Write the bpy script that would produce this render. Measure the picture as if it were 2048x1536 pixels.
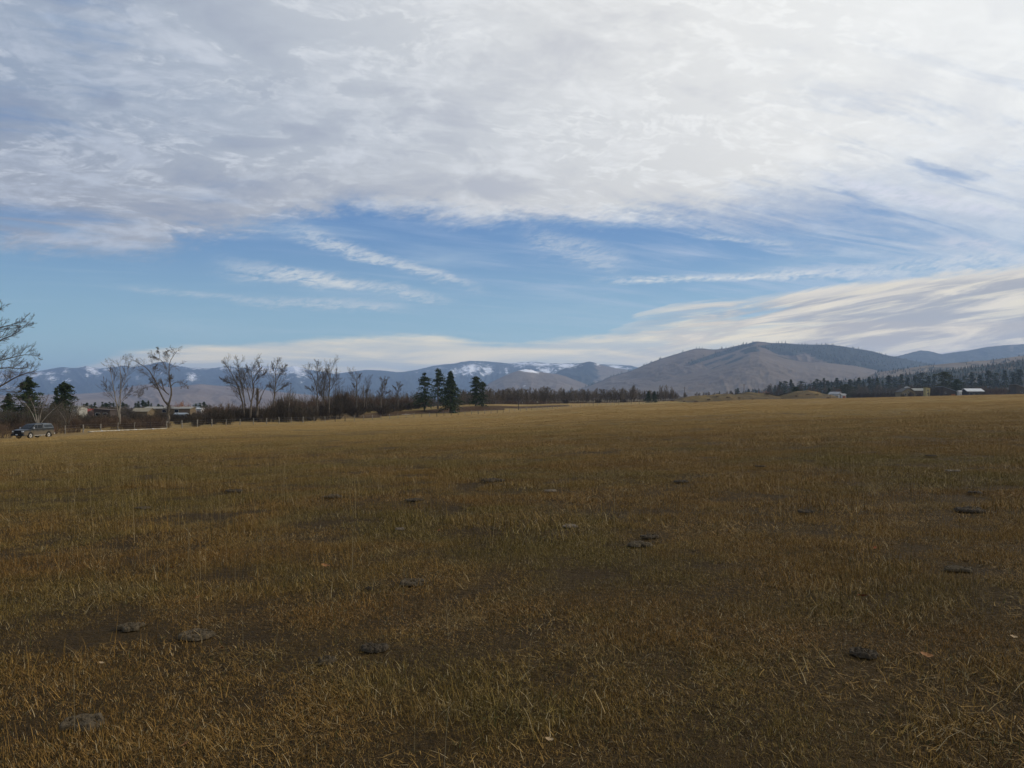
import bpy, math, random
import numpy as np
from mathutils import Vector, Matrix
R = math.radians
sc = bpy.context.scene
for o in list(bpy.data.objects):
    bpy.data.objects.remove(o)
col = sc.collection

# ------------------------------------------------------------------ camera
CAMZ = 1.6
FPX = 1607.0                       # focal length in photograph pixels (2048 wide)
PITCH = math.atan(27.0 / FPX)
cam_d = bpy.data.cameras.new('camera')
cam = bpy.data.objects.new('camera', cam_d)
col.objects.link(cam)
cam.location = (0, 0, CAMZ)
cam.rotation_euler = (R(90) + PITCH, 0, 0)
cam_d.sensor_width = 36
cam_d.lens = 36 * FPX / 2048
cam_d.clip_start = 0.05
cam_d.clip_end = 90000
sc.camera = cam

def W(px, py, Y):
    """a point seen at photograph pixel (px, py) at distance Y ahead"""
    cy = (768 - py) / FPX
    yy = math.cos(PITCH) - cy * math.sin(PITCH)
    zz = math.sin(PITCH) + cy * math.cos(PITCH)
    return np.array([(px - 1024) / FPX * Y / yy, Y, CAMZ + zz / yy * Y])

# ------------------------------------------------------------------ sun and sky
SUN_AZ, SUN_EL = 66.0, 27.0        # degrees clockwise from straight ahead, above horizon
sun_d = bpy.data.lights.new('sun', 'SUN')
sun = bpy.data.objects.new('sun', sun_d)
col.objects.link(sun)
sun_d.energy = 2.0
sun_d.angle = R(5)
sun_d.color = (1.0, 0.90, 0.76)
sdir = Vector((math.sin(R(SUN_AZ)) * math.cos(R(SUN_EL)), math.cos(R(SUN_AZ)) * math.cos(R(SUN_EL)), math.sin(R(SUN_EL))))
sun.rotation_euler = sdir.to_track_quat('Z', 'Y').to_euler()
sc.view_settings.view_transform = 'Standard'
sc.view_settings.look = 'None'
sc.view_settings.exposure = 0.0
sc.view_settings.gamma = 1.0

class NT:
    """small expression builder over a node tree"""
    def __init__(s, tree): s.t = tree; s.n = tree.nodes; s.l = tree.links
    def node(s, typ, ins=None, **kw):
        nd = s.n.new(typ)
        for k, v in kw.items(): setattr(nd, k, v)
        for k, v in (ins or {}).items(): s.put(nd.inputs[k], v)
        return nd
    def put(s, sock, v):
        if isinstance(v, E): v = v.s
        if isinstance(v, bpy.types.NodeSocket): s.l.new(v, sock)
        else:
            if sock.type == 'RGBA' and len(v) == 3: v = (*v, 1)
            sock.default_value = v
    def m(s, op, a, b=0.0, c=0.0, clamp=False):
        nd = s.n.new('ShaderNodeMath'); nd.operation = op; nd.use_clamp = clamp
        s.put(nd.inputs[0], a); s.put(nd.inputs[1], b); s.put(nd.inputs[2], c)
        return E(s, nd.outputs[0])
    def smooth(s, v, lo, hi):
        nd = s.n.new('ShaderNodeMapRange'); nd.interpolation_type = 'SMOOTHSTEP'
        s.put(nd.inputs['Value'], v); s.put(nd.inputs['From Min'], lo); s.put(nd.inputs['From Max'], hi)
        return E(s, nd.outputs[0])
    def mix(s, f, a, b, typ='MIX'):
        nd = s.n.new('ShaderNodeMix'); nd.data_type = 'RGBA'; nd.blend_type = typ; nd.clamp_factor = True
        s.put(nd.inputs[0], f); s.put(nd.inputs[6], a); s.put(nd.inputs[7], b)
        return E(s, nd.outputs[2])
    def noise(s, vec, scale, detail=5, rough=0.55, dist=0.0):
        nd = s.node('ShaderNodeTexNoise', {'Vector': vec, 'Scale': scale, 'Detail': detail, 'Roughness': rough, 'Distortion': dist})
        return E(s, nd.outputs[0])
    def vec(s, x, y, z=0.0):
        return E(s, s.node('ShaderNodeCombineXYZ', {0: x, 1: y, 2: z}).outputs[0])
    def curve(s, v, pts, lo, hi, vlo, vhi):
        """piecewise curve value(v): pts in real units"""
        nd = s.n.new('ShaderNodeFloatCurve')
        c = nd.mapping.curves[0]
        P = [((x - lo) / (hi - lo), (y - vlo) / (vhi - vlo)) for x, y in pts]
        c.points[0].location = P[0]; c.points[1].location = P[-1]
        for q in P[1:-1]: c.points.new(*q)
        for q in c.points: q.handle_type = 'AUTO_CLAMPED'
        nd.mapping.use_clip = False
        nd.mapping.extend = 'HORIZONTAL'
        nd.mapping.update()
        s.put(nd.inputs['Value'], (v - lo) * (1.0 / (hi - lo)))
        return E(s, nd.outputs[0]) * (vhi - vlo) + vlo

class E:
    def __init__(s, nt, sock): s.nt = nt; s.s = sock
    def __add__(s, o): return s.nt.m('ADD', s, o)
    def __sub__(s, o): return s.nt.m('SUBTRACT', s, o)
    def __mul__(s, o): return s.nt.m('MULTIPLY', s, o)
    __radd__ = __add__; __rmul__ = __mul__
    def __rsub__(s, o): return s.nt.m('SUBTRACT', o, s)
    def clamp(s): return s.nt.m('ADD', s, 0.0, clamp=True)

def azel(px, py):
    u = (px - 1024) / FPX; v = (795 - py) / FPX
    return math.degrees(math.atan(u)), math.degrees(math.atan(v / math.hypot(1, u)))

def build_world():
    w = bpy.data.worlds.new('World'); sc.world = w; w.use_nodes = True
    nt = NT(w.node_tree); w.node_tree.nodes.clear()
    sky = nt.node('ShaderNodeTexSky', sky_type='NISHITA', sun_disc=False, sun_elevation=R(SUN_EL), sun_rotation=R(SUN_AZ),
                  altitude=900.0, air_density=1.0, dust_density=0.6, ozone_density=1.6)
    skyc = E(nt, sky.outputs[0])
    geo = nt.node('ShaderNodeTexCoord')
    sep = nt.node('ShaderNodeSeparateXYZ', {0: geo.outputs['Generated']})
    x, y, z = (E(nt, sep.outputs[i]) for i in range(3))
    az = nt.m('ARCTAN2', x, y) * (180 / math.pi)
    el = nt.m('ARCSINE', z) * (180 / math.pi)
    zz = nt.m('MAXIMUM', z, 0.0) + 0.06
    gx = nt.m('DIVIDE', x, zz); gy = nt.m('DIVIDE', y, zz)        # the cloud layer seen in perspective
    # layer-plane coordinates turned so that streaks run from upper left to lower right
    th = R(28)
    rx = gx * math.cos(th) + gy * math.sin(th)
    ry = gy * math.cos(th) - gx * math.sin(th)
    zh = nt.m('MAXIMUM', z, 0.0) + 0.24
    hx = nt.m('DIVIDE', x, zh); hy = nt.m('DIVIDE', y, zh)      # a gentler perspective for the puffs
    n_big = nt.noise(nt.vec(hx * 1.0 + hy * 0.35, hy * 1.3 - hx * 0.4), 1.5, 5, 0.55, 0.4)
    n_mid = nt.noise(nt.vec(hx + hy * 0.2, hy * 1.3 - hx * 0.25, 3.0), 3.2, 7, 0.62, 0.7)
    n_str = nt.noise(nt.vec(rx * 0.45, ry * 1.9, 7.0), 2.0, 7, 0.62, 0.5)
    n_puff = nt.noise(nt.vec(hx, hy * 1.35 - hx * 0.2, 11.0), 5.0, 7, 0.62, 0.5)
    n_cell = nt.noise(nt.vec(hx, hy * 1.5 - hx * 0.25, 21.0), 15.0, 5, 0.62, 0.6)
    n_rip = nt.noise(nt.vec(az * 0.9 + el * 0.5, el * 2.6 - az * 1.1, 3.0), 1.5, 3, 0.6, 0.4)
    n_hor = nt.noise(nt.vec(az * 0.07, el * 0.75, 2.0), 1.0, 7, 0.6, 0.5)
    n_fine = nt.noise(nt.vec(az * 0.5 + el * 0.5, el * 2.2 - az * 0.3, 5.0), 1.3, 6, 0.65, 0.6)

    def edge(pts, vlo, vhi):
        q = [azel(*p) for p in pts]
        return nt.curve(az, q, -40, 40, vlo, vhi)
    K = 10.0                        # the background runs at strength 0.1
    def C(r, g, b, k=1.0):          # a colour given as it looks in the picture (sRGB 0-255)
        f = lambda c: ((c / 255 + 0.055) / 1.055) ** 2.4 if c > 10 else c / 255 / 12.92
        return tuple(f(c) * K * k for c in (r, g, b))
    # --- blue air, a little paler low down
    c = nt.mix(nt.smooth(el, 13.0, 1.0), C(92, 138, 192), C(160, 203, 214))
    c = nt.mix(0.22, c, skyc)
    # --- thin veil over the blue band
    veil = nt.smooth(n_str, 0.42, 0.75) * nt.smooth(az, -30.0, 22.0) * nt.smooth(el, 2.0, 9.0)
    c = nt.mix(veil * 0.6, c, C(196, 208, 226))
    veil1 = nt.smooth(n_hor, 0.45, 0.8)
    c = nt.mix(veil1 * 0.30, c, C(190, 210, 222))
    # --- great upper sheet
    e1 = edge([(-600, 500), (-100, 495), (0, 480), (250, 495), (400, 480), (520, 452), (640, 425), (740, 408), (860, 425), (1000, 440), (1200, 436), (1400, 440), (1600, 430), (1800, 420), (2048, 440), (2600, 420)], 0, 25)
    wid = nt.smooth(az, 8.0, 30.0) * 5.0 + 0.9
    d = el - e1 + (n_mid - 0.5) * 3.4 + (n_fine - 0.5) * 1.6 + (n_rip - 0.5) * 0.9 + (n_str - 0.5) * (nt.smooth(az, 2.0, 25.0) * 7.0)
    sheet = nt.smooth(d, wid * -1.0, wid * 1.3)
    # holes of blue at the far left and upper left, striations at the right
    hole = nt.smooth(n_big * 0.55 + n_str * 0.45, 0.50, 0.36) * nt.smooth(az, -14.0, -30.0)
    hole = hole + nt.smooth(n_str, 0.50, 0.34) * nt.smooth(az, 12.0, 26.0) * 0.75 * nt.smooth(el, 27.0, 12.0)
    sheet = (sheet * (1.0 - hole * 0.75)).clamp()
    sunny = nt.smooth(az * 0.8 + el * 0.55, -22.0, 30.0)
    base = nt.mix(sunny, C(152, 166, 186), C(238, 237, 233))
    warm = nt.smooth(el, 19.0, 11.0)
    base = nt.mix(warm * 0.5, base, nt.mix(sunny, C(172, 170, 174), C(238, 234, 224)))
    pale = nt.smooth(n_puff * 0.45 + n_mid * 0.35 + n_cell * 0.2, 0.48, 0.62)
    base = nt.mix(pale * 0.75, base, nt.mix(sunny, C(196, 204, 218), C(255, 254, 250)))
    dark = nt.smooth(n_big * 0.4 + n_mid * 0.3 + n_puff * 0.3, 0.51, 0.40) * (1.0 - sunny * 0.35)
    base = nt.mix(dark * 0.75, base, nt.mix(sunny, C(138, 150, 174), C(204, 204, 208)))
    c = nt.mix(sheet * 0.95, c, base)
    vein = nt.smooth(nt.m('ABSOLUTE', n_mid * 0.65 + n_puff * 0.35 - 0.5), 0.035, 0.0) * nt.smooth(n_big, 0.40, 0.60) * nt.smooth(n_cell, 0.35, 0.60)
    c = nt.mix(vein * sheet * 0.55, c, nt.mix(sunny, C(212, 218, 228), C(255, 255, 252)))
    glow = nt.smooth(az + el * 0.9, 26.0, 56.0)
    c = nt.mix(glow * sheet * 0.5, c, C(252, 254, 253, 1.02))
    # --- separate streaks (old vapour trails, combed cirrus)
    def streak(x1, y1, x2, y2, w, al, colr=(206, 214, 220), tex=None, w2=None):
        nonlocal c
        a1, b1 = azel(x1, y1); a2, b2 = azel(x2, y2)
        L = math.hypot(a2 - a1, b2 - b1); ux, uy = (a2 - a1) / L, (b2 - b1) / L
        wob = (n_mid - 0.5) * 1.2 + (n_fine - 0.5) * 0.9
        da = az - a1; db = el - b1
        s = da * ux + db * uy
        t = nt.m('ABSOLUTE', db * ux - da * uy + wob * (w * 1.1))
        ww = s * ((w2 - w) / L) + w if w2 else w
        m = nt.smooth(t, ww * 0.75, ww * 0.05)
        m = m * nt.smooth(s, -0.1 * L, 0.25 * L) * nt.smooth(s, 1.08 * L, 0.8 * L)
        m = m * nt.smooth(n_rip * 0.35 + n_fine * 0.65, 0.34, 0.62)
        c = nt.mix(m * al, c, C(*colr))
    streak(560, 455, 960, 572, 1.25, 0.85, w2=0.55)
    streak(630, 480, 900, 565, 0.8, 0.6)
    streak(440, 528, 905, 600, 1.2, 0.85, w2=0.6)
    streak(555, 540, 720, 575, 0.7, 0.9, (220, 224, 224))
    streak(240, 575, 520, 600, 0.45, 0.5)
    streak(480, 600, 810, 614, 0.8, 0.75)
    streak(1040, 470, 1260, 525, 1.5, 0.55, w2=2.1)
    streak(1200, 560, 1680, 545, 0.5, 0.95, (228, 230, 228))
    streak(1500, 552, 2120, 512, 0.75, 0.7, (226, 228, 230), w2=1.6)
    streak(1380, 468, 1600, 490, 0.4, 0.6)
    streak(1650, 350, 2040, 430, 0.8, 0.7, (226, 228, 240))
    streak(900, 395, 1240, 436, 0.5, 0.7, (226, 226, 228))
    streak(1880, 480, 2030, 495, 0.9, 0.5, (230, 226, 232))
    # --- pale bank lying over the mountains
    e2 = edge([(-600, 760), (160, 735), (230, 708), (330, 696), (480, 690), (620, 680), (850, 674), (1000, 690), (1150, 676), (1300, 660), (1420, 640), (1600, 640), (2048, 640), (2600, 640)], -1, 12)
    d2 = e2 - el + (n_hor - 0.5) * 1.1 + (n_fine - 0.5) * 0.5
    b2 = nt.smooth(d2, -0.25, 0.35)
    c2 = nt.mix(nt.smooth(n_hor, 0.40, 0.62), C(206, 208, 200, 1.1), C(248, 232, 198, 1.22))
    c = nt.mix(b2 * 0.92, c, c2)
    # --- grey bank at the right
    e3 = edge([(-600, 900), (1000, 780), (1130, 715), (1240, 655), (1345, 606), (1500, 592), (1700, 566), (1850, 548), (2048, 528), (2600, 470)], -6, 20)
    lean = nt.noise(nt.vec(az * 0.09 + el * 0.02, el * 0.85 - az * 0.12, 4.0), 1.0, 7, 0.6, 0.6)
    d3 = e3 - el + (lean - 0.5) * (nt.smooth(az, 18.0, 6.0) * 4.0 + 1.5) + (n_fine - 0.5) * 0.3
    b3 = nt.smooth(d3, -0.1, 0.35)
    b3 = b3 * nt.smooth(lean + nt.smooth(az, 16.0, 26.0) * 0.25 + nt.smooth(el, 3.0, 1.0) * 0.15, 0.41, 0.58)
    c3 = nt.mix(nt.smooth(lean, 0.64, 0.46), C(240, 226, 202, 1.15), C(176, 172, 172, 1.05))
    c3 = nt.mix(nt.smooth(d3, 1.0, 0.1) * 0.8, c3, C(240, 228, 206, 1.15))
    lean2 = nt.noise(nt.vec(az * 0.2, el * 2.4 - az * 0.34, 9.0), 1.0, 6, 0.6, 0.4)
    c3 = nt.mix(nt.smooth(lean2, 0.48, 0.66) * 0.7, c3, C(244, 230, 200, 1.15))
    b3 = b3 * nt.smooth(az, 2.0, 17.0) * 1.0
    c = nt.mix(b3 * 0.88, c, c3)
    # below the horizon nothing shines
    c = nt.mix(nt.smooth(el, 0.0, -1.5), c, C(120, 118, 112))
    bg = nt.node('ShaderNodeBackground', {'Color': c, 'Strength': 0.1})
    out = nt.node('ShaderNodeOutputWorld')
    nt.l.new(bg.outputs[0], out.inputs[0])
    w.cycles.sampling_method = 'MANUAL'
    w.cycles.sample_map_resolution = 512
build_world()

# ------------------------------------------------------------------ helpers
rng = np.random.default_rng(7)

def hashn(ix, iy, seed):
    h = (ix.astype(np.int64) * 374761393 + iy.astype(np.int64) * 668265263 + seed * 1442695041) & 0xffffffff
    h = ((h ^ (h >> 13)) * 1274126177) & 0xffffffff
    return ((h ^ (h >> 16)) & 0xffff) / 65535.0
def vnoise(x, y, seed=0):
    ix = np.floor(x); iy = np.floor(y); fx = x - ix; fy = y - iy
    fx = fx * fx * (3 - 2 * fx); fy = fy * fy * (3 - 2 * fy)
    a = hashn(ix, iy, seed); b = hashn(ix + 1, iy, seed); c_ = hashn(ix, iy + 1, seed); d = hashn(ix + 1, iy + 1, seed)
    return a + (b - a) * fx + (c_ - a) * fy + (a - b - c_ + d) * fx * fy
def fbm(x, y, oct=5, seed=0, gain=0.5):
    s = 0.0; amp = 1.0; tot = 0.0
    for k in range(oct):
        s = s + amp * vnoise(x, y, seed + k * 17); tot += amp
        x = x * 2.03 + 11.3; y = y * 2.03 + 5.7; amp *= gain
    return s / tot - 0.5
def ridged(x, y, oct=4, seed=0):
    s = 0.0; amp = 1.0; tot = 0.0
    for k in range(oct):
        s = s + amp * (1 - np.abs(2 * vnoise(x, y, seed + k * 31) - 1)); tot += amp
        x = x * 2.1 + 3.1; y = y * 2.1 + 7.7; amp *= 0.5
    return s / tot
def sstep(a, b, v):
    t = np.clip((v - a) / (b - a), 0, 1)
    return t * t * (3 - 2 * t)

def mesh_data(name, V, Fs, mat=None, smooth=False, attrs=None):
    """V (n,3); Fs list of (m,k) index arrays"""
    me = bpy.data.meshes.new(name)
    V = np.asarray(V, dtype=np.float32)
    me.vertices.add(len(V)); me.vertices.foreach_set('co', V.ravel())
    Fs = [np.asarray(f, dtype=np.int32) for f in Fs if len(f)]
    if Fs:
        loops = np.concatenate([f.ravel() for f in Fs])
        tot = np.concatenate([np.full(len(f), f.shape[1], dtype=np.int32) for f in Fs])
        start = np.concatenate([[0], np.cumsum(tot)[:-1]]).astype(np.int32)
        me.loops.add(len(loops)); me.loops.foreach_set('vertex_index', loops)
        me.polygons.add(len(tot)); me.polygons.foreach_set('loop_start', start)
        try: me.polygons.foreach_set('loop_total', tot)
        except Exception: pass
        me.polygons.foreach_set('use_smooth', np.full(len(tot), smooth))
    for k, (dom, typ, arr) in (attrs or {}).items():
        a = me.attributes.new(k, typ, dom)
        a.data.foreach_set('color' if 'COLOR' in typ else 'value', np.asarray(arr).ravel())
    me.update(calc_edges=True)
    me.validate()
    if mat: me.materials.append(mat)
    return me

def link(name, data, parent=None, loc=None):
    o = bpy.data.objects.new(name, data); col.objects.link(o)
    if parent: o.parent = parent
    if loc is not None: o.location = tuple(float(v) for v in loc)
    return o
def tag(o, label=None, cat=None, group=None, kind=None):
    if label: o['label'] = label
    if cat: o['category'] = cat
    if group: o['group'] = group
    if kind: o['kind'] = kind
    return o
def empty(name, loc, label, cat, group=None, rz=0.0):
    o = link(name, None, loc=loc); o.rotation_euler = (0, 0, rz); o.empty_display_size = 0.3
    return tag(o, label, cat, group)
def copy_tree(root, loc, rz=0.0, s=1.0, label=None, group=None, sz=None):
    r = root.copy(); col.objects.link(r); r.location = tuple(float(v) for v in loc); r.rotation_euler = (0, 0, rz)
    r.scale = (s, s, sz or s)
    if label: r['label'] = label
    if group: r['group'] = group
    for ch in root.children:
        c_ = ch.copy(); col.objects.link(c_); c_.parent = r
        for g in ch.children:
            d = g.copy(); col.objects.link(d); d.parent = c_
    return r

class MB:
    """collects boxes, prisms and tubes into one mesh"""
    def __init__(s): s.V = []; s.F = {}; s.n = 0
    def add(s, V, F):
        V = np.asarray(V, float); 
        for f in F: s.F.setdefault(len(f), []).append([i + s.n for i in f])
        s.V.append(V); s.n += len(V)
    def box(s, lo, hi, taper=None):
        x0, y0, z0 = lo; x1, y1, z1 = hi; t = taper or 0.0
        s.add([(x0, y0, z0), (x1, y0, z0), (x1, y1, z0), (x0, y1, z0), (x0 + t, y0 + t, z1), (x1 - t, y0 + t, z1), (x1 - t, y1 - t, z1), (x0 + t, y1 - t, z1)],
              [(0, 3, 2, 1), (4, 5, 6, 7), (0, 1, 5, 4), (1, 2, 6, 5), (2, 3, 7, 6), (3, 0, 4, 7)])
        return s
    def prism(s, poly, y0, y1, axis='y'):
        """extrude an outline given in (x,z) along y (or (y,z) along x)"""
        n = len(poly)
        mk = (lambda a, b, t: (a, t, b)) if axis == 'y' else (lambda a, b, t: (t, a, b))
        V = [mk(a, b, y0) for a, b in poly] + [mk(a, b, y1) for a, b in poly]
        F = [tuple(range(n)), tuple(range(2 * n - 1, n - 1, -1))] + [(i, i + n, (i + 1) % n + n, (i + 1) % n) for i in range(n)]
        s.add(V, F); return s
    def loft(s, secs):
        """secs: list of closed rings (same count), capped at both ends"""
        n = len(secs[0]); V = [p for r in secs for p in r]; F = []
        for k in range(len(secs) - 1):
            for i in range(n):
                j = (i + 1) % n
                F.append((k * n + i, k * n + j, (k + 1) * n + j, (k + 1) * n + i))
        F.append(tuple(range(n))[::-1]); F.append(tuple((len(secs) - 1) * n + i for i in range(n)))
        s.add(V, F); return s
    def cyl(s, p0, p1, r0, r1=None, n=12):
        r1 = r0 if r1 is None else r1
        V, F = tubes(np.array([[p0, p1]], float), np.array([[r0, r1]], float), n, cap=True)
        s.add(V, [tuple(f) for a in F for f in a]); return s
    def data(s, name, mat, smooth=False):
        return mesh_data(name, np.concatenate(s.V), [np.array(v) for v in s.F.values()], mat, smooth)
    def build(s, name, mat, parent=None, loc=None, smooth=False):
        return link(name, s.data(name, mat, smooth), parent, loc)

def tubes(P, Rr, n=3, cap=False):
    """P (N,K,3) centre lines, Rr (N,K) radii -> vertices and quads"""
    N, K, _ = P.shape
    T = np.gradient(P, axis=1) if K > 2 else np.repeat((P[:, 1:] - P[:, :1]), 2, axis=1)
    T /= np.linalg.norm(T, axis=2, keepdims=True) + 1e-9
    ref = np.where(np.abs(T[:, :, 2:3]) < 0.8, np.array([0, 0, 1.0]), np.array([1.0, 0, 0]))
    ref = np.repeat(ref[:, :1], K, axis=1)
    A = np.cross(T, ref); A /= np.linalg.norm(A, axis=2, keepdims=True) + 1e-9
    B = np.cross(T, A)
    an = np.arange(n) * 2 * math.pi / n
    V = P[:, :, None] + Rr[:, :, None, None] * (A[:, :, None] * np.cos(an)[None, None, :, None] + B[:, :, None] * np.sin(an)[None, None, :, None])
    idx = np.arange(N * K * n).reshape(N, K, n)
    a = idx[:, :-1]; b = idx[:, 1:]
    F = np.stack([a, np.roll(a, -1, 2), np.roll(b, -1, 2), b], -1).reshape(-1, 4)
    Fs = [F]
    if cap: Fs += [idx[:, 0, ::-1].reshape(-1, n), idx[:, -1].reshape(-1, n)]
    return V.reshape(-1, 3), Fs

# ------------------------------------------------------------------ materials
def material(name, base, rough=0.85, metallic=0.0, spec=0.3, fn=None):
    m = bpy.data.materials.new(name); m.use_nodes = True
    nt = NT(m.node_tree); b = m.node_tree.nodes['Principled BSDF']
    b.inputs['Roughness'].default_value = rough
    b.inputs['Metallic'].default_value = metallic
    b.inputs['Specular IOR Level'].default_value = spec
    if fn: nt.put(b.inputs['Base Color'], fn(nt, b))
    else: b.inputs['Base Color'].default_value = (*base, 1)
    return m
def mottled(c1, c2, scale=3.0, rough=0.85, spec=0.2, metallic=0.0, name='mottled', coord='Object', stretch=(1, 1, 1)):
    def fn(nt, b):
        tc = nt.node('ShaderNodeTexCoord')
        mp = nt.node('ShaderNodeMapping', {0: tc.outputs[coord], 'Scale': stretch})
        n = nt.noise(mp.outputs[0], scale, 5, 0.6)
        return nt.mix(nt.smooth(n, 0.35, 0.65), c1, c2)
    return material(name, None, rough, metallic, spec, fn)
BARK = mottled((0.085, 0.068, 0.050), (0.16, 0.135, 0.105), 2.5, name='bark')
BARK_PALE = mottled((0.22, 0.19, 0.15), (0.36, 0.32, 0.26), 2.0, name='pale_bark')
TWIG = mottled((0.085, 0.068, 0.050), (0.14, 0.115, 0.085), 1.2, name='twigs')
TWIG_TREELINE = mottled((0.12, 0.095, 0.068), (0.18, 0.145, 0.105), 0.6, name='far_twigs')
TWIG_RED = mottled((0.095, 0.060, 0.038), (0.155, 0.105, 0.066), 1.2, name='red_brown_twigs')
TWIG_DARK = mottled((0.050, 0.039, 0.027), (0.095, 0.074, 0.050), 1.2, name='dark_twigs')
TWIG_ORANGE = mottled((0.22, 0.095, 0.045), (0.32, 0.15, 0.07), 1.2, name='orange_twigs')
NEEDLE = mottled((0.026, 0.040, 0.018), (0.060, 0.082, 0.034), 1.5, name='needles')
NEEDLE2 = mottled((0.038, 0.048, 0.024), (0.080, 0.088, 0.044), 1.5, name='paler_needles')
WOOD = mottled((0.16, 0.14, 0.115), (0.36, 0.32, 0.26), 3.0, name='weathered_wood')
WOOD_DK = mottled((0.05, 0.04, 0.032), (0.09, 0.075, 0.06), 3.0, name='dark_wood')

# ------------------------------------------------------------------ ground
PA, PB = 0.033, -0.0124
GT = np.array([  # photograph x, crest distance, crest y, far edge distance, far edge y
    (-900, 92, 905, 140, 892), (-300, 96, 889, 140, 876), (0, 104, 878, 128, 866), (168, 128, 864.5, 160, 856), (333, 142, 857.5, 176, 847), (430, 152, 853, 186, 842), (545, 166, 848, 205, 838),
    (697, 192, 842.5, 250, 829), (820, 222, 836, 320, 818), (1000, 270, 827, 380, 812.5), (1200, 320, 812, 480, 806), (1380, 360, 806, 540, 801),
    (1500, 370, 799.5, 560, 799), (1700, 370, 796, 600, 796), (2048, 370, 788, 600, 788.5), (2900, 370, 776, 700, 777)], float)
GU = (GT[:, 0] - 1024) / FPX
def ground(X, Y):
    X = np.asarray(X, float); Y = np.asarray(Y, float)
    Ys = np.maximum(Y, 1e-3); u = X / Ys
    px = 1024 + FPX * np.clip(u, -1.2, 1.2)
    yc = np.interp(px, GT[:, 0], GT[:, 1]); cy = np.interp(px, GT[:, 0], GT[:, 2])
    yt = np.interp(px, GT[:, 0], GT[:, 3]); ty = np.interp(px, GT[:, 0], GT[:, 4])
    zc = CAMZ - (cy - 795) * yc / FPX; zt = CAMZ - (ty - 795) * yt / FPX
    plane = PA * X + PB * Y
    tab = zc / yc * Ys
    near = plane + (tab - plane) * sstep(35, 95, Y)
    t = np.clip((Y - yc) / (yt - yc), 0, 1)
    k = 14.0 / np.maximum(yc, 1)
    # soften the crest so that it does not read as a fold
    sag = -0.55 * np.sin(math.pi * t) ** 2
    z = np.where(Y <= yc, near, zc + (zt - zc) * t + sag)
    z = z + 0.05 * fbm(X / 3.1, Y / 3.1, 3, 3) * sstep(2, 8, np.abs(Y) + 4) + 0.22 * fbm(X / 23, Y / 23, 3, 9) * sstep(12, 60, Y)
    # dark banks in the middle distance and the two grassy mounds at the right
    def bank(p0, p1, y0, y1, h, w):
        nonlocal z
        m = sstep(p0 - 30, p0 + 60, px) * sstep(p1 + 60, p1 - 40, px)
        yy = y0 + (y1 - y0) * (px - p0) / (p1 - p0) + 5 * fbm(px / 60, px * 0, 2, 5)
        z = z + m * h * sstep(0, w, Y - yy) * sstep(yt + 40, yt - 20, Y) 
    bank(640, 1010, 212, 335, 0.9, 5)
    bank(860, 1140, 285, 395, 0.6, 6)
    Yp = np.where(Y > 1, Y, 1)
    def mound(cx, cy_, wx, wy, h, seed):
        nonlocal z
        q = ((px - cx) / wx) ** 2 + ((Y - cy_) / wy) ** 2
        f = np.clip(1 - q, 0, 1) ** 0.75
        z = z + f * h * (1 + 0.9 * fbm(X / 7, Y / 11, 4, seed)) + 0.6 * np.where(q < 1, f * fbm(X / 2.5, Y / 4, 3, seed + 3), 0)
    mound(1450, 420, 112, 34, 3.5, 21)
    mound(1355, 405, 60, 22, 1.0, 22)
    mound(1618, 430, 62, 24, 3.4, 23)
    mound(1545, 430, 70, 18, 1.3, 24)
    # behind the trees at the left the valley floor falls away
    z = z - sstep(1150, 800, px) * np.clip((Y - yt - 15) * 0.0145, 0, 52) * (Y > 1)
    z = np.where(Y < 1, plane * np.clip(1 - (-Y) / 400, 0, 1), z)
    return np.clip(z, -64, 14)

def field_xy(px, py):
    """where the ray through a photograph pixel meets the near field"""
    u = (px - 1024) / FPX; tz = (795 - py) / FPX
    Y = 5.0
    for _ in range(60):
        z = float(ground(u * Y, Y)); Y = 0.5 * Y + 0.5 * (z - CAMZ) / tz
    return u * Y, Y

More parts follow.
